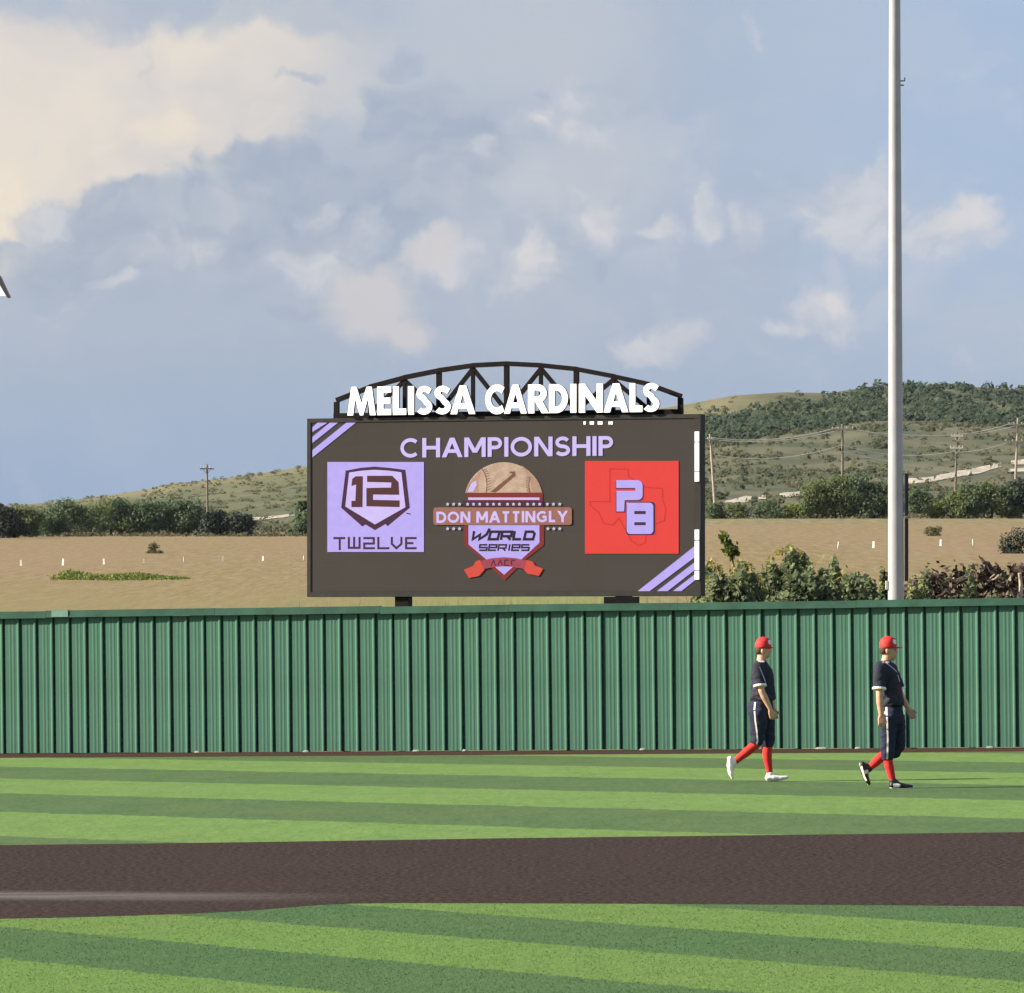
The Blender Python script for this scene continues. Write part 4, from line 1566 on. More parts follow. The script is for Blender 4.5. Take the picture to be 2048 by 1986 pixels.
# ------------------------------------------------------------------ leafy weeds behind the fence
def weed_bush(label, u, vt, wp, y_, seed, nleaf, tips, name='weed_bush', leaf=.15, tone=0.0):
    nleaf = int(nleaf * 3.6)
    leaf = leaf * .60
    tips = int(tips * .55)
    wp = wp * 1.2

    x_ = (u - CX) / F * y_
    z_ = float(H(x_, y_))
    k_ = F / y_
    ht = EYE + (HV - vt) / F * y_ - z_
    wd = wp / k_
    e = empty(name, (x_, y_, z_ - .05))
    tag(e, label, 'bush')
    r = random.Random(seed)
    rg = np.random.default_rng(seed)
    ph = rg.random(6) * 6.283
    xr = rg.random(nleaf) * 2 - 1
    yd = np.clip(rg.normal(-.15, .42, nleaf), -1, 1)
    env = np.sqrt(np.maximum(.04, 1 - np.abs(xr) ** 3.2)) * np.sqrt(1 - .45 * yd ** 2)
    env = env * (1 + .05 * np.sin(xr * 7 + ph[0]) + .03 * np.sin(xr * 17 + ph[1]) + .02 * np.sin(xr * 31 + yd * 9 + ph[2])) + rg.normal(0, .012, nleaf)
    p = np.stack([xr * wd / 2, yd * min(wd, 1.6) * .45, ht * env * (.52 + .46 * rg.random(nleaf) ** .6)], -1)
    clump = np.sin(p[:, 0] * 9 + ph[3]) * np.sin(p[:, 2] * 11 + ph[4]) + .7 * np.sin(p[:, 0] * 21 + p[:, 2] * 17 + ph[5])
    nb = np.stack([xr * .5 - .55, np.full(nleaf, -.35), np.full(nleaf, .5)], -1)
    v, f = leaf_quads(p, leaf, nb, .95, 1.35)
    tn = np.repeat(np.clip(.46 + tone + .13 * clump + rg.normal(0, .17, nleaf), 0, 1), 4)
    link('crown', np_mesh('crown', v, f, tn), M_weed, e)
    mb = MB()
    for i in range(14):
        a_ = r.random() * 6.283
        b_ = r.uniform(.05, .3) * wd
        tp_ = Vector((b_ * 1.3 * math.cos(a_), b_ * math.sin(a_) * .6, ht * r.uniform(.65, .98)))
        mb.tube([(b_ * .4 * math.cos(a_), b_ * .4 * math.sin(a_), 0), tp_ * .55, tp_], [.022, .016, .008], 5)
    mb.obj('stem', M_bark, e)
    if tips:
        n_ = tips
        px2 = (RNG.random(n_) - .5) * wd * .95
        env = np.sqrt(np.maximum(.05, 1 - (px2 / (wd / 2)) ** 2))
        pt = np.stack([px2, RNG.normal(0, .2, n_), ht * (.18 + .86 * env) + RNG.normal(0, .06, n_)], -1)
        v, f = leaf_quads(pt, .05, None, 1, 2.2)
        link('flower_tips', np_mesh('flower_tips', v, f, np.repeat(RNG.random(n_), 4)), M_yel, e)['kind'] = 'stuff'
    return e


weed_bush('leafy green weed bush touching the edge of the scoreboard', 1425, 1136, 95, 120, 1, 1300, 380, tone=.08)
weed_bush('yellow tipped low weed bush second along from the scoreboard', 1487, 1136, 105, 122, 2, 1300, 420, tone=.06)
weed_bush('tallest weed bush behind the fence, crowned with yellow tips', 1577, 1105, 150, 124, 3, 2600, 420, tone=.02)
weed_bush('grey green weed bush just after the tallest yellow tipped one', 1650, 1124, 110, 123, 4, 1600, 90, tone=-.02)
weed_bush('low green weed bush beside the galvanized light pole', 1722, 1152, 85, 121, 5, 1300, 40, tone=.0)
weed_bush('narrow upright weed touching the galvanized light pole', 1770, 1136, 28, 126, 6, 380, 20, leaf=.12, tone=-.15)
weed_bush('low weeds in the dip between the first two bushes past the scoreboard', 1456, 1138, 120, 119, 9, 1200, 90, tone=.05)
weed_bush('low weeds at the fence top between the grey green bush and the pole', 1688, 1146, 130, 119, 10, 1200, 30, tone=-.05)
weed_bush('ground hugging dark weeds at the fence top below the tallest weed bush', 1610, 1150, 190, 118, 8, 1700, 30, tone=-.2)
# sapling with a bent stem
sx_, sy_ = (1456 - CX) / F * 126, 126.0
sz_ = float(H(sx_, sy_))
sap = empty('sapling', (sx_, sy_, sz_))
tag(sap, 'slim yellow green sapling rising above the weeds next to the scoreboard', 'sapling')
k_ = F / 126
path = [Vector(((u - 1456) / k_, 0, EYE + (HV - v_) / k_ - sz_)) for u, v_ in ((1470, 1200), (1468, 1135), (1462, 1105), (1453, 1085), (1447, 1068))]
mb = MB()
mb.tube(path, [.03, .024, .018, .012, .006], 6)
mb.obj('stem', M_bark, sap)
cl = []
for (u, v_, r_, c_) in ((1449, 1076, 7, 60), (1457, 1092, 8, 70), (1463, 1103, 11, 120), (1470, 1100, 7, 50)):
    d = RNG.normal(0, .5, (c_, 3)) * r_ / k_
    cl.append(d + np.array([(u - 1456) / k_, 0, EYE + (HV - v_) / k_ - sz_]))
cl = np.concatenate(cl)
v, f = leaf_quads(cl, .09, None, 1, 1.7)
link('crown', np_mesh('crown', v, f, np.repeat(RNG.random(len(cl)), 4)), M_patch, sap)

# ------------------------------------------------------------------ brush pile
PYL = 130.0
k_ = F / PYL
bx = (1935 - CX) / F * PYL
bz = float(H(bx, PYL))
pile = empty('brush_pile', (bx, PYL, bz))
tag(pile, 'heap of dark dead branches, roots and soil behind the fence past the light pole', 'brush pile')
PROFILE = [(-150, 1216), (-128, 1190), (-110, 1170), (-85, 1158), (-60, 1160), (-30, 1152), (0, 1152), (20, 1142), (45, 1146), (75, 1150), (100, 1140), (118, 1150), (150, 1178), (185, 1210)]
pu, pv = zip(*PROFILE)
us = np.linspace(-150, 185, 90)
vs_ = np.linspace(-1, 1, 26)
U2, V2 = np.meshgrid(us, vs_)
top = EYE + (HV - np.interp(U2, pu, pv)) / k_ - bz
X2 = U2 / k_
prf = np.cos(V2 * np.pi / 2) ** .7
n1_ = np.sin(X2 * 9 + V2 * 5) * np.cos(V2 * 9 - X2 * 3.7) + .7 * np.sin(X2 * 23 + V2 * 17) + RNG.normal(0, .45, X2.shape)
Z2_ = top * prf * .93 + n1_ * .09
Y2 = V2 * 1.7 + RNG.normal(0, .04, X2.shape)
nr_, nc_ = U2.shape
idx = np.arange(nr_ * nc_).reshape(nr_, nc_)
f = np.stack([idx[:-1, :-1], idx[:-1, 1:], idx[1:, 1:], idx[1:, :-1]], -1).reshape(-1, 4)
M_heap = mat('heap_soil', (0.085, 0.062, 0.050), 0.95, var=0.55, vscale=4.0, bump=1.0, bscale=14)
link('heap', np_mesh('heap', np.stack([X2, Y2, Z2_], -1).reshape(-1, 3), f), M_heap, pile)
M_brush = foliage_mat('dead_leaves', [(0.0, (0.022, 0.015, 0.013, 1)), (0.35, (0.075, 0.055, 0.040, 1)), (0.7, (0.17, 0.145, 0.092, 1)), (1.0, (0.25, 0.25, 0.15, 1))], .1, nscale=1.2)
n = 6500
xs = RNG.random(n) * 310 - 140
tz = EYE + (HV - np.interp(xs, pu, pv)) / k_ - bz
vv = -RNG.random(n) ** .8
pp = np.stack([xs / k_, vv * 1.75, tz * np.cos(vv * np.pi / 2) ** .7 + RNG.normal(.02, .10, n)], -1)
v, f = leaf_quads(pp, .075, np.array([-.3, -.5, .4]), 1.0, 2.2)
link('dead_leaves', np_mesh('dead_leaves', v, f, np.repeat(np.clip(.32 + .22 * np.sin(xs * .11) + RNG.normal(0, .25, n), 0, 1), 4)), M_brush, pile)
M_dead = mat('dead_wood', (0.040, 0.028, 0.022), 0.9, var=0.4, vscale=6, bump=.5)
M_deadl = mat('bleached_wood', (0.36, 0.29, 0.21), 0.85, var=0.25, vscale=6)


def pz_(u, v_, y_=0.0):
    return ((u - 1935) / k_, y_, EYE + (HV - v_) / k_ - bz)


def branch(pts, rads, m_):
    mb = MB()
    P_ = [Vector(pz_(*p)) for p in pts]
    out = [P_[0]]
    for a_, b_ in zip(P_[:-1], P_[1:]):
        out.append((a_ + b_) / 2 + Vector((srand(-.05, .05), srand(-.05, .05), srand(-.04, .04))))
        out.append(b_)
    rr = np.interp(np.linspace(0, 1, len(out)), np.linspace(0, 1, len(rads)), rads)
    mb.tube(out, [x_ * .62 for x_ in rr], 7, round_ends=False)
    mb.obj('branch', m_, pile)


branch([(1985, 1153, -1.3), (1966, 1128, -1.35), (1953, 1118, -1.3)], [.10, .085, .05], M_dead)
branch([(1953, 1119, -1.3), (1949, 1112, -1.3)], [.03, .012], M_dead)
branch([(1848, 1146, -.9), (1864, 1151, -1.0), (1880, 1150, -1.1)], [.05, .06, .045], M_dead)
branch([(1905, 1165, -1.5), (1925, 1158, -1.5), (1928, 1172, -1.5)], [.11, .14, .08], M_dead)
branch([(1968, 1163, -1.6), (1986, 1152, -1.6)], [.03, .035], M_deadl)
branch([(2027, 1148, -1.5), (2030, 1175, -1.5), (2026, 1206, -1.5)], [.06, .075, .085], M_deadl)
branch([(2016, 1137, -1.2), (2030, 1140, -1.3), (2036, 1152, -1.3)], [.10, .12, .08], M_dead)
branch([(2034, 1160, -1.2), (2052, 1172, -1.2)], [.08, .09], M_dead)
branch([(1890, 1190, -1.6), (1899, 1203, -1.6)], [.025, .03], M_deadl)
branch([(1990, 1170, -1.6), (2012, 1186, -1.6), (2020, 1200, -1.6)], [.05, .06, .05], M_dead)
branch([(1862, 1196, -1.6), (1880, 1186, -1.6), (1898, 1190, -1.6)], [.05, .06, .05], M_dead)
branch([(1940, 1180, -1.6), (1935, 1202, -1.6)], [.06, .07], M_dead)
for i in range(16):
    u_ = srand(1835, 2040)
    v_ = np.interp(u_ - 1935, pu, pv) + srand(6, 34)
    a_ = srand(0, 3.14)
    l_ = srand(8, 22)
    branch([(u_ - l_ * math.cos(a_), v_ - l_ * math.sin(a_) * .5, -1.5), (u_ + l_ * math.cos(a_), v_ + l_ * math.sin(a_) * .5, -1.45)], [srand(.015, .035), srand(.01, .02)], M_dead if i % 3 else M_deadl)
weed_bush('thin grey green weed growing at the near end of the brush pile', 1853, 1129, 26, 128.2, 11, 260, 0, leaf=.10, tone=-.1)
weed_bush('grey green weeds sprouting on top of the brush pile beside the slanted log', 1938, 1130, 34, 128.4, 12, 200, 0, leaf=.11, tone=.12)
weed_bush('light green weeds low in front of the brush pile', 1985, 1178, 40, 126.5, 13, 220, 0, leaf=.11, tone=.15)
weed_bush('pale weeds between the light pole and the brush pile', 1830, 1160, 44, 127, 14, 420, 20, leaf=.11, tone=.2)

# ------------------------------------------------------------------ hill scrub
n = 15000
u = RNG.random(n) * 2500 - 220
ub = RNG.random(n)
eb, ec = e_base(u), e_crest(u)
q_ = 1 - (1 - ub) ** .9
e_ = eb + (ec - eb) * q_
v_ = HV - e_ * F
nz = np.sin(u * .021 + v_ * .05) * np.cos(v_ * .11 - u * .009) + .6 * np.sin(u * .063 - v_ * .031) 
line = 872 + 26 * np.sin(u * .006) 
darkz = (u > 1390) & (v_ < line - np.clip((1600 - u), 0, 400) * .02) & (v_ > np.interp(u, [1390, 1560, 1680, 1760, 2100], [850, 812, 796, 0, 0]))
bald = (u > 1880) & (np.abs(v_ - (788 + (u - 1886) * .27)) < 9)
prob = np.where(u > 1300, .60 + .3 * nz, .45 + .3 * nz)
prob = np.where(darkz, .75, prob)
prob = np.where((u > 1300) & (u < 1700) & (q_ > .9), .12, prob)
prob = np.where(bald, .08, prob)
prob = np.where((u > 1560) & (v_ > 872) & (v_ < 950), .30 + .2 * nz, prob)
for (a0_, a1_, b0_, b1_) in ((1800, 2080, 918, 975), (1440, 1625, 980, 1012), (500, 595, 1024, 1048)):
    prob = np.where((u > a0_) & (u < a1_) & (v_ > b0_) & (v_ < b1_), .12, prob)
keep = RNG.random(n) < prob
u, q_, darkz, v_ = u[keep], q_[keep], darkz[keep], v_[keep]
n = len(u)
Y_ = Y0H + (Y1H - Y0H) * q_ + 8
X_ = (u - CX) / F * Y_
Z_ = H(X_, Y_)
rad = np.where(darkz, 1.3 + 1.5 * RNG.random(n), .5 + 1.1 * RNG.random(n) ** 1.5) * np.where(u < 1300, .65, 1.0)
LQ = 26
d = RNG.normal(0, 1, (n, LQ, 3))
d /= np.linalg.norm(d, axis=2, keepdims=True)
d[:, :, 2] = np.abs(d[:, :, 2])
cc = np.stack([X_, Y_, Z_], -1)[:, None, :] + d * (rad[:, None, None] * np.array([1.15, 1.15, 1.0])) * (.55 + .5 * RNG.random((n, LQ, 1)))
v, f = leaf_quads(cc.reshape(-1, 3), np.repeat(rad, LQ) * .46, d.reshape(-1, 3) * .6 + np.array([-.55, -.2, .4]), .45, 1.2)
bt = np.where(darkz, .20 + .22 * RNG.random(n), np.where(u < 1300, .55 + .45 * RNG.random(n), .42 + .5 * RNG.random(n)))
tn = np.repeat(np.clip(np.repeat(bt, LQ) + RNG.normal(0, .06, n * LQ), 0, 1), 4)
M_scrub = foliage_mat('scrub_leaves', [(0.0, (0.030, 0.050, 0.034, 1)), (0.35, (0.046, 0.074, 0.046, 1)), (0.6, (0.080, 0.090, 0.045, 1)), (1.0, (0.13, 0.125, 0.07, 1))], .5, nscale=.02)
n2_ = 900
u2 = RNG.random(n2_) * 2400 - 150
y2 = np.where(u2 > 1380, 872 + 62 * RNG.random(n2_), 886 + 30 * RNG.random(n2_))
x2 = (u2 - CX) / F * y2
r2 = .22 + .45 * RNG.random(n2_) ** 2
L2 = 12
d2 = RNG.normal(0, 1, (n2_, L2, 3))
d2 /= np.linalg.norm(d2, axis=2, keepdims=True)
d2[:, :, 2] = np.abs(d2[:, :, 2])
c2 = np.stack([x2, y2, H(x2, y2)], -1)[:, None, :] + d2 * r2[:, None, None] * np.array([2.2, 1, 1])
va, fa = leaf_quads(c2.reshape(-1, 3), np.repeat(r2, L2) * .6, d2.reshape(-1, 3), .8, 1.4)
ta = np.repeat(np.clip(np.repeat(.6 + .4 * RNG.random(n2_), L2), 0, 1), 4)
f = np.concatenate([f, fa + len(v)])
v = np.concatenate([v, va])
tn = np.concatenate([tn, ta])
tag(link('hill_scrub', np_mesh('hill_scrub', v, f, tn), M_scrub), 'scrub bushes covering the hill behind the field', 'scrub', kind='stuff')

# ------------------------------------------------------------------ chalk road on the hill
M_chalk = mat('chalk', (0.36, 0.325, 0.26), 0.95, var=0.4, vscale=.4)


def road(top, bot, n=26):
    (tu, tv), (bu, bv) = zip(*top), zip(*bot)
    uu = np.linspace(tu[0], tu[-1], n)
    vs, fs = [], []
    for i, u_ in enumerate(uu):
        a_ = look(u_, np.interp(u_, tu, tv) + srand(-.8, .8))
        b_ = look(u_, np.interp(u_, bu, bv) + srand(-.8, .8))
        for t in range(5):
            p_ = b_.lerp(a_, t / 4)
            vs.append((p_.x, p_.y, float(H(p_.x, p_.y)) + .12))
    for i in range(n - 1):
        for t in range(4):
            fs.append((i * 5 + t, (i + 1) * 5 + t, (i + 1) * 5 + t + 1, i * 5 + t + 1))
    me = bpy.data.meshes.new('road')
    me.from_pydata(vs, [], fs)
    me.update()
    tag(link('road', me, M_chalk), 'white chalk dirt track on the hillside', kind='structure')


road([(1815, 958), (1860, 955), (1905, 945), (1960, 935), (2003, 925)], [(1815, 969), (1860, 965), (1905, 956), (1960, 948), (2003, 934)])
road([(2022, 922), (2060, 918), (2150, 905)], [(2022, 932), (2060, 929), (2150, 918)], 8)
road([(2016, 940), (2060, 936), (2120, 934)], [(2016, 945), (2060, 943), (2120, 940)], 6)
road([(1450, 1004), (1475, 997), (1490, 993), (1503, 994)], [(1450, 1006), (1475, 1006), (1490, 1006), (1503, 1003)], 10)
road([(1517, 992), (1532, 991)], [(1517, 999), (1532, 999)], 4)
road([(1555, 989), (1580, 985), (1616, 984)], [(1555, 995), (1580, 995), (1616, 990)], 8)
road([(505, 1036), (545, 1033), (590, 1028)], [(505, 1042), (545, 1038), (590, 1033)], 8)

# ------------------------------------------------------------------ power poles and lines
M_wood = mat('pole_wood', (0.15, 0.125, 0.105), 0.9, var=0.2, vscale=2)
M_woodl = mat('pole_wood_pale', (0.30, 0.26, 0.20), 0.9, var=0.2, vscale=2)
M_arm = mat('crossarm_wood', (0.26, 0.23, 0.20), 0.9)
M_armw = mat('crossarm_pale', (0.60, 0.57, 0.50), 0.8)
M_wire = mat('wire', (0.34, 0.35, 0.34), 0.5, 0.0)
M_ins = mat('insulator', (0.45, 0.45, 0.45), 0.4)
YP = 905.0
KP = F / YP


def power_pole(label, top, base, arms, m_, am, r=.16, y_=YP):
    kx = F / y_
    b_ = Vector(((base[0] - CX) / kx, y_, 0))
    b_.z = min(float(H(b_.x, y_)), EYE + (HV - base[1]) / kx) - .3
    e = empty('power_pole', b_)
    tag(e, label, 'power pole', 'wooden power poles before the hill')
    t_ = Vector(((top[0] - CX) / kx, y_, EYE + (HV - top[1]) / kx)) - b_
    mb = MB()
    mb.tube([(0, 0, 0), t_ * .5, t_], [r * 1.25, r * 1.05, r * .85], 10)
    mb.obj('shaft', m_, e)
    for v_, hw in arms:
        zz_ = EYE + (HV - v_) / kx - b_.z
        xx_ = t_.x * zz_ / t_.z
        mb = MB()
        mb.box((xx_ - hw / kx, -.32, zz_ - .11), (xx_ + hw / kx, -.17, zz_ + .11))
        mb.bar((xx_ - hw / kx * .55, -.25, zz_ - .1), (xx_, -.25, zz_ - .8), .07)
        mb.bar((xx_ + hw / kx * .55, -.25, zz_ - .1), (xx_, -.25, zz_ - .8), .07)
        arm = mb.obj('crossarm', am, e)
        for s in (-.92, -.4, .4, .92):
            mb = MB()
            mb.tube([(xx_ + s * hw / kx, -.25, zz_ + .11), (xx_ + s * hw / kx, -.25, zz_ + .34)], [.07, .05], 7)
            mb.obj('insulator', M_ins, arm)
    return e


power_pole('lone dark wooden power pole with one crossarm standing in the tree row', (414, 929), (415.5, 1068), [(937.5, 14)], M_wood, M_wood, .16)
power_pole('leaning wooden power pole beside the edge of the scoreboard', (1420, 868), (1432, 1036), [(879, 6)], M_woodl, M_arm, .20)
power_pole('wooden power pole with one crossarm rising behind the large tree clump', (1685, 848), (1685, 1034), [(858, 22)], M_wood, M_arm, .19)
power_pole('power pole with two pale crossarms above the chalk road', (1914, 864), (1909, 1020), [(872, 12), (896, 13)], M_wood, M_armw, .16)
power_pole('tallest wooden power pole with two crossarms near the picture edge', (2036, 836), (2028, 1027), [(849, 19), (883, 24)], M_woodl, M_arm, .19)


def wire(pts, r=.05):
    """sagging cables in one run between poles; pts: attachment pixels with sag in px"""
    vs = []
    for (a_, b_, sag) in pts:
        for t in range(13):
            t /= 12
            u_ = a_[0] + (b_[0] - a_[0]) * t
            v_ = a_[1] + (b_[1] - a_[1]) * t + sag * 4 * t * (1 - t)
            p_ = at(u_, v_, YP - .25)
            if not vs or (Vector(vs[-1]) - p_).length > .05:
                vs.append(tuple(p_))
    mb = MB()
    mb.tube(vs, r, 5)
    return mb


def line(label, runs, r=.055):
    e = empty('power_line', at(*runs[0][0][0], YP - .25))
    tag(e, label, 'power line')
    for run in runs:
        mb = wire(run, r)
        mb.v = [tuple(Vector(p) - e.location) for p in mb.v]
        mb.obj('wire', M_wire, e)


line('upper sagging power lines strung between the poles across the hill foot',
     [[((1421, 875), (1672, 856), 13), ((1672, 856), (1906, 870), 6), ((1906, 870), (2024, 846), 4), ((2024, 846), (2300, 838), 14)],
      [((1424, 879), (1690, 857), 13), ((1690, 857), (1918, 871), 6), ((1918, 871), (2048, 847), 4), ((2048, 847), (2310, 838), 14)],
      [((1130, 862), (1419, 877), 10)]])
line('lower sagging power lines strung between the poles across the hill foot',
     [[((1427, 910), (1684, 890), 16), ((1684, 890), (1908, 903), 14), ((1908, 905), (2022, 883), 5), ((2022, 883), (2300, 878), 14)],
      [((1684, 903), (1909, 945), 3)]], .05)

# ------------------------------------------------------------------ small markers in the field
M_stake = mat('stake_white', (0.80, 0.77, 0.70), 0.6)
ordn = ['first', 'second', 'third', 'fourth', 'fifth', 'sixth', 'seventh', 'eighth']
for i, (u_, v_) in enumerate(((42, 1132), (126, 1131), (208, 1129), (287, 1127), (369, 1125), (445, 1123), (526, 1122), (608, 1121))):
    p_ = look(u_, v_)
    mb = MB()
    mb.box((-.06, -.03, -.05), (.06, .03, .42 + srand(-.06, .08)))
    mb.box((-.08, -.045, .02), (.08, -.0305, .10))
    s_ = mb.obj('marker_stake', M_stake, None, p_)
    s_.rotation_euler = (srand(-.08, .08), srand(-.1, .1), srand(-.6, .6))
    where = {0: 'white stake in the straw field nearest the darkest end of the tree row', 7: 'white stake in the straw field touching the scoreboard edge', 3: 'white stake in the straw field just below the lone dark shrub'}.get(i, '%s white stake in the straw field, counted from the picture edge to the scoreboard' % ordn[i])
    tag(s_, where, 'stake', 'white stakes in a line across the straw field')
for i, (u_, v_, lab) in enumerate(((1677, 1097, 'white stake in the straw field above the tallest weed bush'), (1747, 1096, 'white stake in the straw field close to the light pole, scoreboard side'),
                                   (1881, 1092, 'white stake in the straw field under the small flat shrub'), (1947, 1091, 'white stake in the straw field above the slanted log of the brush pile'))):
    p_ = look(u_, v_)
    mb = MB()
    mb.box((-.07, -.03, -.05), (.07, .03, .50))
    mb.box((-.09, -.045, .02), (.09, -.0305, .12))
    s_ = mb.obj('marker_stake', M_stake, None, p_)
    s_.rotation_euler = (srand(-.08, .08), srand(-.12, .12), srand(-.6, .6))
    tag(s_, lab, 'stake', 'white stakes in a line across the straw field')
M_yellow = mat('marker_yellow', (0.75, 0.66, 0.16), 0.5)
p_ = look(1858, 1013)
mb = MB()
mb.box((-.05, -.04, -.1), (.05, .04, .5))
mb.loft([((0, 0, .35), .34, .1), ((0, 0, .7), .36, .1), ((.08, 0, .95), .16, .07)], 8)
tag(mb.obj('pipeline_marker', M_yellow, None, p_), 'small bright yellow marker in the brush past the light pole', 'marker')
p_ = look(2007, 1028)
mb = MB()
mb.tube([(0, 0, -.2), (0, 0, 1.0), (0, 0, 2.0)], [.13, .13, .20], 8, round_ends=True)
tag(mb.obj('marker_post', mat('post_pale', (0.42, 0.43, 0.22), 0.6), None, p_), 'pale yellow green post standing in front of the tall olive tree', 'post')

# ------------------------------------------------------------------ two players
M_skin = mat('skin', (0.50, 0.29, 0.19), 0.55, var=0.08, vscale=10)
M_navy = mat('jersey_navy', (0.029, 0.031, 0.047), 0.85, var=0.25, vscale=14, bump=.5, bscale=12, spec=.12)
M_trou = mat('trouser_navy', (0.024, 0.028, 0.050), 0.85, var=0.25, vscale=14, bump=.5, bscale=10, spec=.12)
M_redc = mat('cap_red', (0.52, 0.022, 0.022), 0.7, var=0.1, vscale=20)
M_sock = mat('sock_red', (0.55, 0.025, 0.022), 0.85, var=0.15, vscale=30)
M_wht = mat('cloth_white', (0.78, 0.75, 0.72), 0.7)
M_pip2 = mat('stripe_pale', (0.62, 0.58, 0.62), 0.7)
M_pip = mat('piping_pale', (0.55, 0.42, 0.48), 0.7)
M_mar = mat('lettering_maroon', (0.10, 0.025, 0.045), 0.8, spec=0.1)
M_shoew = mat('shoe_white', (0.82, 0.78, 0.72), 0.5)
M_shoeb = mat('shoe_black', (0.018, 0.017, 0.017), 0.45)
M_hair = mat('hair_brown', (0.05, 0.028, 0.018), 0.8)
M_lip = mat('lip', (0.22, 0.07, 0.055), 0.6)
M_sole = mat('sole_grey', (0.30, 0.29, 0.27), 0.7)
M_lace = mat('lace_grey', (0.30, 0.29, 0.28), 0.8)
M_dark = mat('eye_dark', (0.02, 0.015, 0.012), 0.4)
M_belt = mat('belt_black', (0.005, 0.005, 0.006), 0.6, spec=.1)


def fused(name, mb, m, parent, voxel=.012, smooth=4, folds=None):
    """union of overlapping solids remeshed into one continuous skin"""
    me = mb.mesh(name)
    o = link(name, me, None)
    r = o.modifiers.new('r', 'REMESH')
    r.mode = 'VOXEL'
    r.voxel_size = voxel
    s = o.modifiers.new('s', 'SMOOTH')
    s.iterations = smooth
    s.factor = .5
    bpy.context.view_layer.update()
    m2 = bpy.data.meshes.new_from_object(o.evaluated_get(bpy.context.evaluated_depsgraph_get()))
    bpy.data.objects.remove(o)
    bpy.data.meshes.remove(me)
    m2.name = name
    if folds:
        # cloth folds: creases that run slantwise, deeper where the folds function says so
        from mathutils import noise as mn
        for v_ in m2.vertices:
            c_ = v_.co
            a_ = mn.noise(Vector((c_.x * 9 + c_.z * 5, c_.y * 8, c_.z * 17 - c_.x * 6)))
            b_ = mn.noise(Vector((c_.x * 22, c_.y * 20, c_.z * 34 + 5)))
            v_.co = c_ + v_.normal * (a_ * .013 + b_ * .005) * folds(c_)
        m2.update()
    return link(name, m2, m, parent, smooth=True)


def ribbon(name, objs, pts, wd, m, parent, lift=.004, face=(0, 1, 0)):
    """thin strip of cloth laid on the surface of objs, found by casting towards face"""
    fd = Vector(face)
    trees = []
    for o in objs:
        bm = bmesh.new()
        bm.from_mesh(o.data)
        trees.append(BVHTree.FromBMesh(bm))
        bm.free()
    P_ = [Vector((p[0], p[1], p[2])) for p in pts]
    fine = []
    for a_, b_ in zip(P_[:-1], P_[1:]):
        for t in range(6):
            fine.append(a_.lerp(b_, t / 6))
    fine.append(P_[-1])
    rows = []
    for i, p in enumerate(fine):
        d = (fine[min(i + 1, len(fine) - 1)] - fine[max(i - 1, 0)]).normalized()
        s = d.cross(fd).normalized()
        row = []
        for w_ in (-.5, 0, .5):
            o_ = p + s * wd * w_ - fd * 2
            best = None
            for t in trees:
                h_ = t.ray_cast(o_, fd)
                if h_[0] is not None and (best is None or h_[3] < best[3]):
                    best = h_
            row.append(best[0] - fd * lift if best else None)
        if all(row):
            rows.append(row)
    if len(rows) < 2:
        return
    mb = MB()
    vs = [p for r_ in rows for p in r_] + [p + fd * lift * .8 for r_ in rows for p in r_]
    k = len(rows) * 3
    fs = []
    for i in range(len(rows) - 1):
        for j in range(2):
            a_ = i * 3 + j
            fs.append((a_, a_ + 1, a_ + 4, a_ + 3))
            fs.append((k + a_, k + a_ + 3, k + a_ + 4, k + a_ + 1))
    mb.add(vs, fs)
    return mb.obj(name, m, parent, smooth=True)


def hand(mb, wrist, tip, fwd, side, curl=.35):
    """palm, four unequal curled fingers and a thumb; fwd is the thumb side of the hand, side the way the palm faces"""
    wrist, tip = Vector(wrist), Vector(tip)
    d = (tip - wrist).normalized()
    fwd = Vector(fwd)
    fwd = (fwd - d * fwd.dot(d)).normalized()
    side = Vector(side)
    side = (side - d * side.dot(d) - fwd * side.dot(fwd)).normalized()
    pc = wrist + d * .095
    for o_ in (-.026, -.009, .009, .026):
        mb.tube([wrist + d * .01 + fwd * o_ * .6, wrist + d * .05 + fwd * o_, pc + fwd * o_], [.019, .017, .014], 8, round_ends=True)
    for o_, ln in ((-.031, .055), (-.0105, .070), (.0105, .075), (.031, .066)):
        a_ = pc + fwd * o_
        c_ = curl + (0.031 - o_) * 4
        p1_ = a_ + (d * math.cos(c_ * .5) + side * math.sin(c_ * .5)) * ln * .45
        p2_ = p1_ + (d * math.cos(c_ * 1.5) + side * math.sin(c_ * 1.5)) * ln * .32
        p3_ = p2_ + (d * math.cos(c_ * 2.3) + side * math.sin(c_ * 2.3)) * ln * .26
        mb.tube([a_ - d * .015, p1_, p2_, p3_], [.0105, .0098, .009, .0078], 8, round_ends=True)
    b_ = wrist + d * .03 + fwd * .022
    t1 = b_ + (d * .6 + fwd * .75 + side * .3).normalized() * .035
    t2 = t1 + (d * .9 + fwd * .35 + side * .4).normalized() * .030
    t3 = t2 + (d * .95 + fwd * .05 + side * .45).normalized() * .022
    mb.tube([b_, t1, t2, t3], [.016, .0125, .011, .009], 8, round_ends=True)


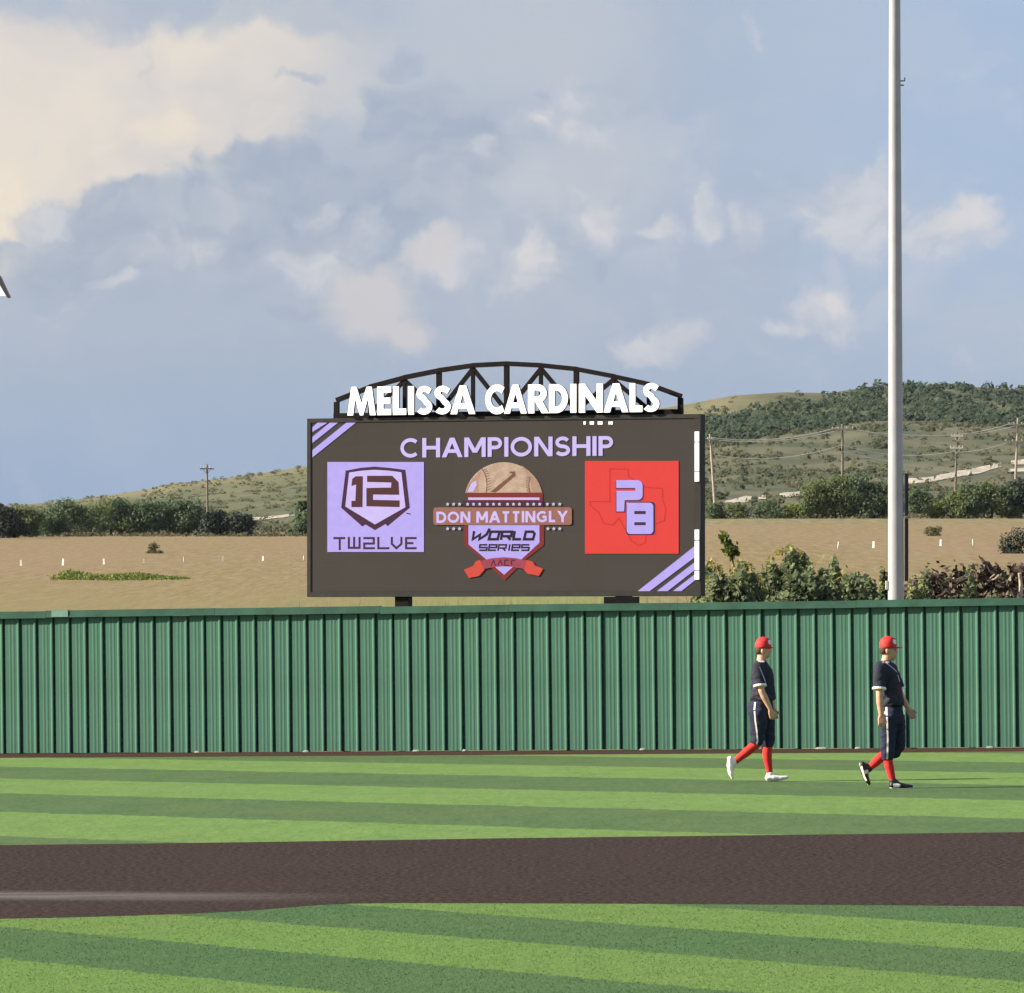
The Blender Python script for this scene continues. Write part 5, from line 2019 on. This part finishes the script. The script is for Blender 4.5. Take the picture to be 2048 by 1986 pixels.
def person(label, loc, s, x0, y0, J):
    """J: joints read off the photograph as (x, y, lateral metres), near side negative"""
    def q(p):
        return Vector(((p[0] - x0) * s, p[2] if len(p) > 2 else 0.0, (y0 - p[1]) * s))

    root = empty('person', loc)
    tag(root, label, 'person', 'ball players walking along the outfield fence')
    hc = q(J['head'])
    # --- body: one continuous skin
    mb = MB()
    mb.ell(hc, (.098, .077, .118), 20, 14)
    ch = q(J['chin'])
    mb.ell((hc + ch) / 2 + Vector((.008, 0, 0)), (.066, .062, .075), 16, 10)
    mb.ell(ch + Vector((-.012, 0, .012)), (.034, .040, .030), 12, 8)
    nz_ = q(J['nose'])
    mb.tube([nz_ + Vector((-.022, 0, .045)), nz_ + Vector((-.006, 0, .010)), nz_ + Vector((-.004, 0, 0))], [.010, .014, .015], 8, round_ends=True)
    lipz = nz_.z - .034
    mb.ell((nz_.x - .020, 0, lipz), (.013, .026, .008), 10, 6)
    mb.ell((nz_.x - .024, 0, lipz - .014), (.013, .024, .008), 10, 6)
    mb.ell((nz_.x - .030, 0, nz_.z + .052), (.014, .052, .012), 10, 6)
    for sd_ in (-1, 1):
        mb.ell((hc.x - .012, sd_ * .079, hc.z - .035), (.022, .011, .034), 10, 8)
        mb.ell((nz_.x - .048, sd_ * .040, nz_.z + .004), (.022, .022, .024), 10, 6)
    nk = q(J['neck'])
    mb.tube([(hc + ch) / 2 + Vector((-.035, 0, .01)), nk + Vector((0, 0, -.05))], [.057, .066], 14)
    sec = J['torso']
    mb.loft([(q((c_[0], c_[1])), c_[2] * .86, c_[3] * .86) for c_ in sec[::-1]], 20)
    for sdn, arm in (('n', J['arm_n']), ('f', J['arm_f'])):
        sg = -1 if sdn == 'n' else 1
        S, E, W, T = (q(p) for p in arm)
        mb.tube([S, S.lerp(E, .5), E, E.lerp(W, .3), E.lerp(W, .75), W], [.056, .052, .041, .044, .034, .027], 14, round_ends=True)
        hand(mb, W, T, J['thumb_' + sdn], (0, -sg, 0), J.get('curl', .4))
    for lg in ('leg_n', 'leg_f'):
        h_, kn, an = (q(p) for p in J[lg])
        sk = J['sock' + lg[3:]]
        mb.tube([h_, h_.lerp(kn, .5)] + [q(p[:3]) for p in sk], [.070, .058] + [p[3] - .014 for p in sk], 14, round_ends=True)
    fused('body', mb, M_skin, root, .0065, 2)
    for sd_ in (-1, 1):
        mb = MB()
        mb.ell((nz_.x - .0275, sd_ * .034, nz_.z + .030), (.007, .012, .006), 8, 6)
        mb.obj('eye', M_dark, root, smooth=True)
        mb = MB()
        mb.tube([(nz_.x - .012, sd_ * .016, nz_.z + .046), (nz_.x - .018, sd_ * .034, nz_.z + .050), (nz_.x - .036, sd_ * .054, nz_.z + .045)], [.0045, .005, .0035], 6, round_ends=True)
        mb.obj('eyebrow', M_hair, root)
    mb = MB()
    mb.tube([(nz_.x - .020, -.022, lipz - .007), (nz_.x - .010, 0, lipz - .007), (nz_.x - .020, .022, lipz - .007)], .0035, 6, round_ends=True)
    mb.obj('mouth', M_lip, root)
    # --- hair below the cap
    mb = MB()
    mb.loft([(hc + Vector((-.046, 0, -.070)), .046, .058), (hc + Vector((-.044, 0, -.045)), .060, .074), (hc + Vector((-.034, 0, .000)), .070, .078), (hc + Vector((-.024, 0, .03)), .062, .066)], 18)
    mb.obj('hair', M_hair, root, smooth=True)
    # --- cap
    cb_ = q(J['cap_base'])
    ctop = q(J['cap_top'])
    hgt = ctop.z - cb_.z
    mb = MB()
    mb.loft([(cb_ + Vector((-.004, 0, -.012)), .103, .089), (cb_ + Vector((-.004, 0, .01)), .104, .090), (cb_ + Vector((-.002, 0, hgt * .45)), .102, .087), (cb_ + Vector((.002, 0, hgt * .75)), .086, .072),
             (cb_ + Vector((.0, 0, hgt * .93)), .053, .046), (cb_ + Vector((-.002, 0, hgt)), .012, .012)], 24)
    bt = q(J['brim'])
    vs, fs = [], []
    nb = 10
    for lay_ in (0, 1):
        for i in range(nb + 1):
            a_ = math.radians(-72 + 144 * i / nb)
            for t in (0, .5, 1):
                r0 = .088
                xx_ = cb_.x + r0 * math.cos(a_) + t * (bt.x - cb_.x - r0) * max(.18, math.cos(a_)) 
                yy_ = .086 * math.sin(a_) * (1 - .12 * t)
                zz_ = cb_.z + .012 + (bt.z - cb_.z - .012) * t - .012 * abs(math.sin(a_)) ** 2 - .005 * lay_
                vs.append((xx_, yy_, zz_))
    m_ = (nb + 1) * 3
    for i in range(nb):
        for t in range(2):
            a_ = i * 3 + t
            fs += [(a_, a_ + 3, a_ + 4, a_ + 1), (m_ + a_, m_ + a_ + 1, m_ + a_ + 4, m_ + a_ + 3)]
        a_ = i * 3 + 2
        fs.append((a_, a_ + 3, m_ + a_ + 3, m_ + a_))
    mb.add(vs, fs)
    mb.ell(ctop + Vector((-.002, 0, .001)), (.010, .010, .006), 8, 6)
    cap = mb.obj('cap', M_redc, root, smooth=True)
    ea = math.radians(J['emblem_a'])
    ep = Vector((cb_.x + .10 * math.cos(ea), -.088 * math.sin(ea), 0))
    tg = Vector((math.sin(ea), math.cos(ea), 0))
    zc_ = cb_.z + hgt * .50
    for k_, (a0_, a1_, hh_) in enumerate(((-.028, .028, .026), (-.022, .022, .044), (-.013, .013, .058))):
        ribbon('cap_emblem', [cap], [(ep.x + tg.x * a0_, ep.y + tg.y * a0_, zc_), (ep.x + tg.x * a1_, ep.y + tg.y * a1_, zc_)], hh_, M_wht, cap, .003 + .001 * k_, (-math.cos(ea), math.sin(ea), 0))
    # --- jersey with sleeves
    mb = MB()
    mb.loft([(q((c_[0], c_[1])), c_[2] * 1.09, c_[3] * 1.06) for c_ in sec[::-1]], 24)
    for arm, e_ in ((J['arm_n'], J['slv_n']), (J['arm_f'], J['slv_f'])):
        S, E2 = q(arm[0]), q(e_)
        mb.tube([S + Vector((0, 0, .01)), S.lerp(E2, .5), E2], [.078, .079, .080], 16)
        mb.ell(S + Vector((0, -.0, .0)), (.085, .075, .082), 14, 9)
    jz = q((0, sec[-1][1])).z
    jersey = fused('jersey', mb, M_navy, root, .010, 4, lambda c: .55 + .9 * max(0, 1 - abs(c.z - jz - .06) / .16))
    for arm, e_ in ((J['arm_n'], J['slv_n']), (J['arm_f'], J['slv_f'])):
        S, E2 = q(arm[0]), q(e_)
        d_ = (E2 - S).normalized()
        mb = MB()
        mb.tube([E2 - d_ * .021, E2 + d_ * .004], [.0830, .0845], 18)
        mb.obj('sleeve_cuff', M_wht, jersey, smooth=False)
    for pts in J.get('piping', []):
        ribbon('piping', [jersey], [q((p[0], p[1])) for p in pts], .010, M_pip, jersey, .005)
    for pts in J.get('lettering', []):
        ribbon('jersey_lettering', [jersey], [q((p[0], p[1])) for p in pts], .032, M_mar, jersey, .005)
    ribbon('collar', [jersey], [q((p[0], p[1])) for p in J['collar']], .022, M_pip, jersey)
    # --- trousers
    mb = MB()
    mb.loft([(q((c_[0], c_[1])), c_[2], c_[3]) for c_ in J['pelvis'][::-1]], 24)
    for lg in ('trou_n', 'trou_f'):
        mb.tube([q(p[:3]) for p in J[lg]], [p[3] * 1.11 for p in J[lg]], 18)
    kz = q(J['trou_n'][2][:2]).z
    trou = fused('trousers', mb, M_trou, root, .010, 4, lambda c: .45 + 1.0 * max(0, 1 - abs(c.z - kz) / .2))
    ribbon('side_stripe', [trou], [q(p) for p in J['stripe']], .019, M_pip2, trou)
    c_ = J['belt']
    mb = MB()
    mb.loft([(q((c_[0], c_[1] + 14)), c_[2], c_[3]), (q((c_[0], c_[1] - 20)), c_[2], c_[3])], 26)
    mb.obj('belt', M_belt, root, smooth=False)
    # --- socks and shoes
    for sk in ('sock_n', 'sock_f'):
        mb = MB()
        pp = [q(p[:3]) for p in J[sk]]
        mb.tube(pp, [p[3] for p in J[sk]], 16, round_ends=True)
        fused('sock', mb, M_sock, root, .009, 3)
    for shn in ('shoe_n', 'shoe_f'):
        mb = MB()
        pts = J[shn]
        for a_, b_ in zip(pts[1:-1], pts[2:]):
            A_, B_ = q(a_[:3]), q(b_[:3])
            for off in (-.022, 0, .022):
                o_ = Vector((0, off, 0))
                mb.tube([A_ + o_, B_ + o_ * .8], [a_[3], b_[3]], 12, round_ends=True)
        A_, B_ = q(pts[0][:3]), q(pts[1][:3])
        mb.tube([A_, A_.lerp(B_, .75)], [pts[0][3], pts[1][3]], 12, round_ends=True)
        C_ = q(pts[2][:3])
        mb.tube([A_, A_.lerp(C_, .8)], [pts[0][3], pts[2][3]], 12, round_ends=True)
        so = fused('shoe', mb, J['shoe_mat'], root, .008, 4)
        # sole with studs under the shoe, laces over the instep
        heel, ball, toe = q(pts[1][:3]), q(pts[-2][:3]), q(pts[-1][:3])
        up = (q(pts[0][:3]) - heel)
        ln_ = (toe - heel).normalized()
        up = (up - ln_ * up.dot(ln_)).normalized()
        mb = MB()
        vs = []
        for f_, hw in ((-.10, .020), (.0, .034), (.25, .034), (.55, .040), (.8, .040), (1.0, .024), (1.06, .008)):
            c_ = heel.lerp(toe, f_)
            rr_ = np.interp(f_, [0, .5, .8, 1], [pts[1][3], pts[2][3], pts[-2][3], pts[-1][3]])
            for sd_ in (-1, 1):
                for dz_ in (.86, 1.04):
                    vs.append(c_ - up * rr_ * dz_ + Vector((0, sd_ * hw, 0)))
        fs = [(0, 2, 3, 1), (24, 25, 27, 26)]
        for i_ in range(6):
            a_ = i_ * 4
            fs += [(a_, a_ + 4, a_ + 6, a_ + 2), (a_ + 1, a_ + 3, a_ + 7, a_ + 5), (a_, a_ + 1, a_ + 5, a_ + 4), (a_ + 2, a_ + 6, a_ + 7, a_ + 3)]
        mb.add(vs, fs)
        mb.obj('sole', M_sole if J['shoe_mat'] is M_shoew else M_shoew, so)
        mb = MB()
        for f_ in (.38, .48, .58):
            c_ = heel.lerp(toe, f_) + up * np.interp(f_, [0, .5, 1], [pts[1][3], pts[2][3], pts[-1][3]]) * 1.02
            mb.tube([c_ + Vector((0, -.03, 0)) - up * .012, c_ + up * -.002, c_ + Vector((0, .03, 0)) - up * .016], .004, 5, round_ends=True)
        mb.obj('lace', M_lace, so)['kind'] = 'stuff'
        for pt in J.get('patch_' + shn[-1], []):
            ribbon('shoe_panel', [so], [q(p) for p in pt[0]], pt[1], M_shoew, so, .004)
    return root


P1 = dict(
    head=(576, 222), chin=(622, 322), nose=(668, 250), neck=(548, 375), cap_base=(578, 208), cap_top=(572, 84), brim=(702, 212), emblem_a=38,
    torso=[(548, 362, .060, .070), (545, 385, .072, .120), (548, 420, .096, .178), (558, 480, .124, .192), (565, 560, .136, .186), (566, 660, .138, .172), (570, 760, .146, .176), (572, 805, .152, .184), (572, 832, .146, .178)],
    arm_n=[(505, 455, -.185), (548, 735, -.245), (655, 950, -.215), (682, 1050, -.20)], thumb_n=(1, 0, .1),
    arm_f=[(585, 450, .185), (655, 740, .235), (704, 945, .18), (722, 1040, .16)], thumb_f=(1, 0, .1), curl=.75,
    slv_n=(528, 672, -.236), slv_f=(632, 662, .228),
    leg_n=[(515, 930, -.085), (492, 1350, -.085), (225, 1560, -.085)], leg_f=[(605, 930, .085), (640, 1370, .085), (655, 1715, .085)],
    pelvis=[(560, 826, .138, .168), (545, 880, .158, .182), (536, 940, .166, .188), (540, 1000, .160, .180), (548, 1040, .14, .16)],
    trou_n=[(512, 950, -.085, .112), (518, 1120, -.088, .100), (505, 1290, -.088, .082), (488, 1370, -.088, .068)],
    trou_f=[(598, 950, .085, .106), (622, 1120, .088, .094), (636, 1300, .088, .082), (634, 1400, .088, .066)],
    stripe=[(472, 860), (462, 950), (472, 1080), (492, 1220), (500, 1320), (488, 1376)],
    belt=(558, 832, .146, .178),
    sock_n=[(505, 1352, -.088, .058), (440, 1402, -.088, .060), (380, 1450, -.088, .060), (300, 1515, -.088, .048), (238, 1568, -.088, .040)],
    sock_f=[(636, 1375, .088, .058), (626, 1460, .088, .062), (630, 1540, .088, .058), (646, 1640, .088, .044), (658, 1720, .088, .040)],
    shoe_n=[(226, 1566, -.088, .048), (176, 1535, -.088, .036), (176, 1620, -.088, .042), (186, 1705, -.088, .036), (204, 1762, -.088, .022)],
    shoe_f=[(660, 1722, .088, .048), (632, 1768, .088, .036), (700, 1766, .088, .040), (785, 1768, .088, .032), (862, 1758, .088, .020)],
    shoe_mat=M_shoew, collar=[(490, 372), (540, 378), (590, 372)],
    piping=[[(520, 440), (560, 540), (600, 640)]], lettering=[],
)
P2 = dict(
    head=(438, 212), chin=(508, 340), nose=(545, 262), neck=(408, 372), cap_base=(442, 205), cap_top=(432, 75), brim=(612, 205), emblem_a=40,
    torso=[(408, 352, .060, .070), (405, 378, .075, .125), (408, 420, .098, .180), (428, 490, .116, .190), (446, 580, .122, .184), (464, 680, .124, .172), (484, 780, .128, .176), (490, 845, .131, .184), (490, 874, .124, .178)],
    arm_n=[(335, 440, -.185), (326, 770, -.245), (344, 985, -.245), (348, 1090, -.245)], thumb_n=(1, 0, -.1),
    arm_f=[(480, 450, .185), (615, 800, .235), (688, 915, .20), (720, 975, .19)], thumb_f=(1, 0, .3), curl=.65,
    slv_n=(324, 686, -.232), slv_f=(580, 690, .225),
    leg_n=[(448, 960, -.085), (440, 1390, -.085), (488, 1740, -.085)], leg_f=[(510, 960, .085), (565, 1345, .085), (225, 1600, .085)],
    pelvis=[(488, 866, .118, .166), (488, 930, .126, .182), (490, 990, .136, .188), (490, 1050, .140, .180), (492, 1090, .13, .16)],
    trou_n=[(445, 990, -.085, .100), (438, 1180, -.088, .090), (432, 1370, -.088, .078), (426, 1505, -.088, .060)],
    trou_f=[(525, 990, .085, .108), (548, 1180, .088, .094), (562, 1330, .088, .086), (520, 1400, .088, .080), (450, 1430, .088, .064)],
    stripe=[(412, 880), (412, 960), (418, 1100), (424, 1250), (422, 1380), (420, 1512)],
    belt=(489, 876, .126, .178),
    sock_n=[(432, 1490, -.088, .054), (446, 1570, -.088, .056), (466, 1650, -.088, .048), (486, 1735, -.088, .040)],
    sock_f=[(430, 1420, .088, .058), (360, 1475, .088, .060), (300, 1530, .088, .054), (238, 1588, .088, .040)],
    shoe_n=[(488, 1740, -.088, .046), (478, 1790, -.088, .034), (560, 1788, -.088, .036), (640, 1798, -.088, .026), (705, 1802, -.088, .018)],
    shoe_f=[(226, 1598, .088, .048), (150, 1550, .088, .034), (168, 1640, .088, .040), (198, 1725, .088, .034), (226, 1775, .088, .020)],
    shoe_mat=M_shoeb, collar=[(358, 372), (405, 380), (450, 372)],
    patch_n=[([(490, 1795, 0), (530, 1790, 0), (570, 1800, 0)], .045)], patch_f=[([(122, 1520, 0), (138, 1600, 0), (165, 1690, 0), (205, 1770, 0)], .022), ([(185, 1620, 0), (200, 1665, 0)], .05)],
    piping=[[(400, 378), (470, 430), (545, 492)], [(545, 520), (570, 600)]], lettering=[[(538, 640), (546, 690)], [(548, 705), (556, 750)], [(562, 690), (570, 760)]],
)
S1, S2 = .001061, .001036
gx1, gy1 = (1529 - CX) / F * 75.3, 75.3
person('ball player in navy jersey, red cap and white shoes, walking nearer the scoreboard', (gx1, gy1, gz(gx1) + .004), S1, 590, 1806, P1)
gx2, gy2 = (1778 - CX) / F * 71.0, 71.0
person('ball player in navy jersey, red cap and black shoes, walking below the light pole', (gx2, gy2, gz(gx2) + .004), S2, 450, 1826, P2)

# ------------------------------------------------------------------ a little air between here and the hill
mb = MB()
mb.box((-16000, -90, -3.0), (16000, 2780, 108))
hm = bpy.data.materials.new('haze')
hm.use_nodes = True
t = NT(hm.node_tree)
pv_ = t.n('ShaderNodeVolumePrincipled')
pv_.inputs['Color'].default_value = (0.80, 0.88, 1.0, 1)
pv_.inputs['Density'].default_value = 1.35e-5
o = t.n('ShaderNodeOutputMaterial')
t.t.links.new(pv_.outputs[0], o.inputs['Volume'])
tag(mb.obj('haze', hm), 'thin blue haze in front of the hill', 'haze', kind='stuff')
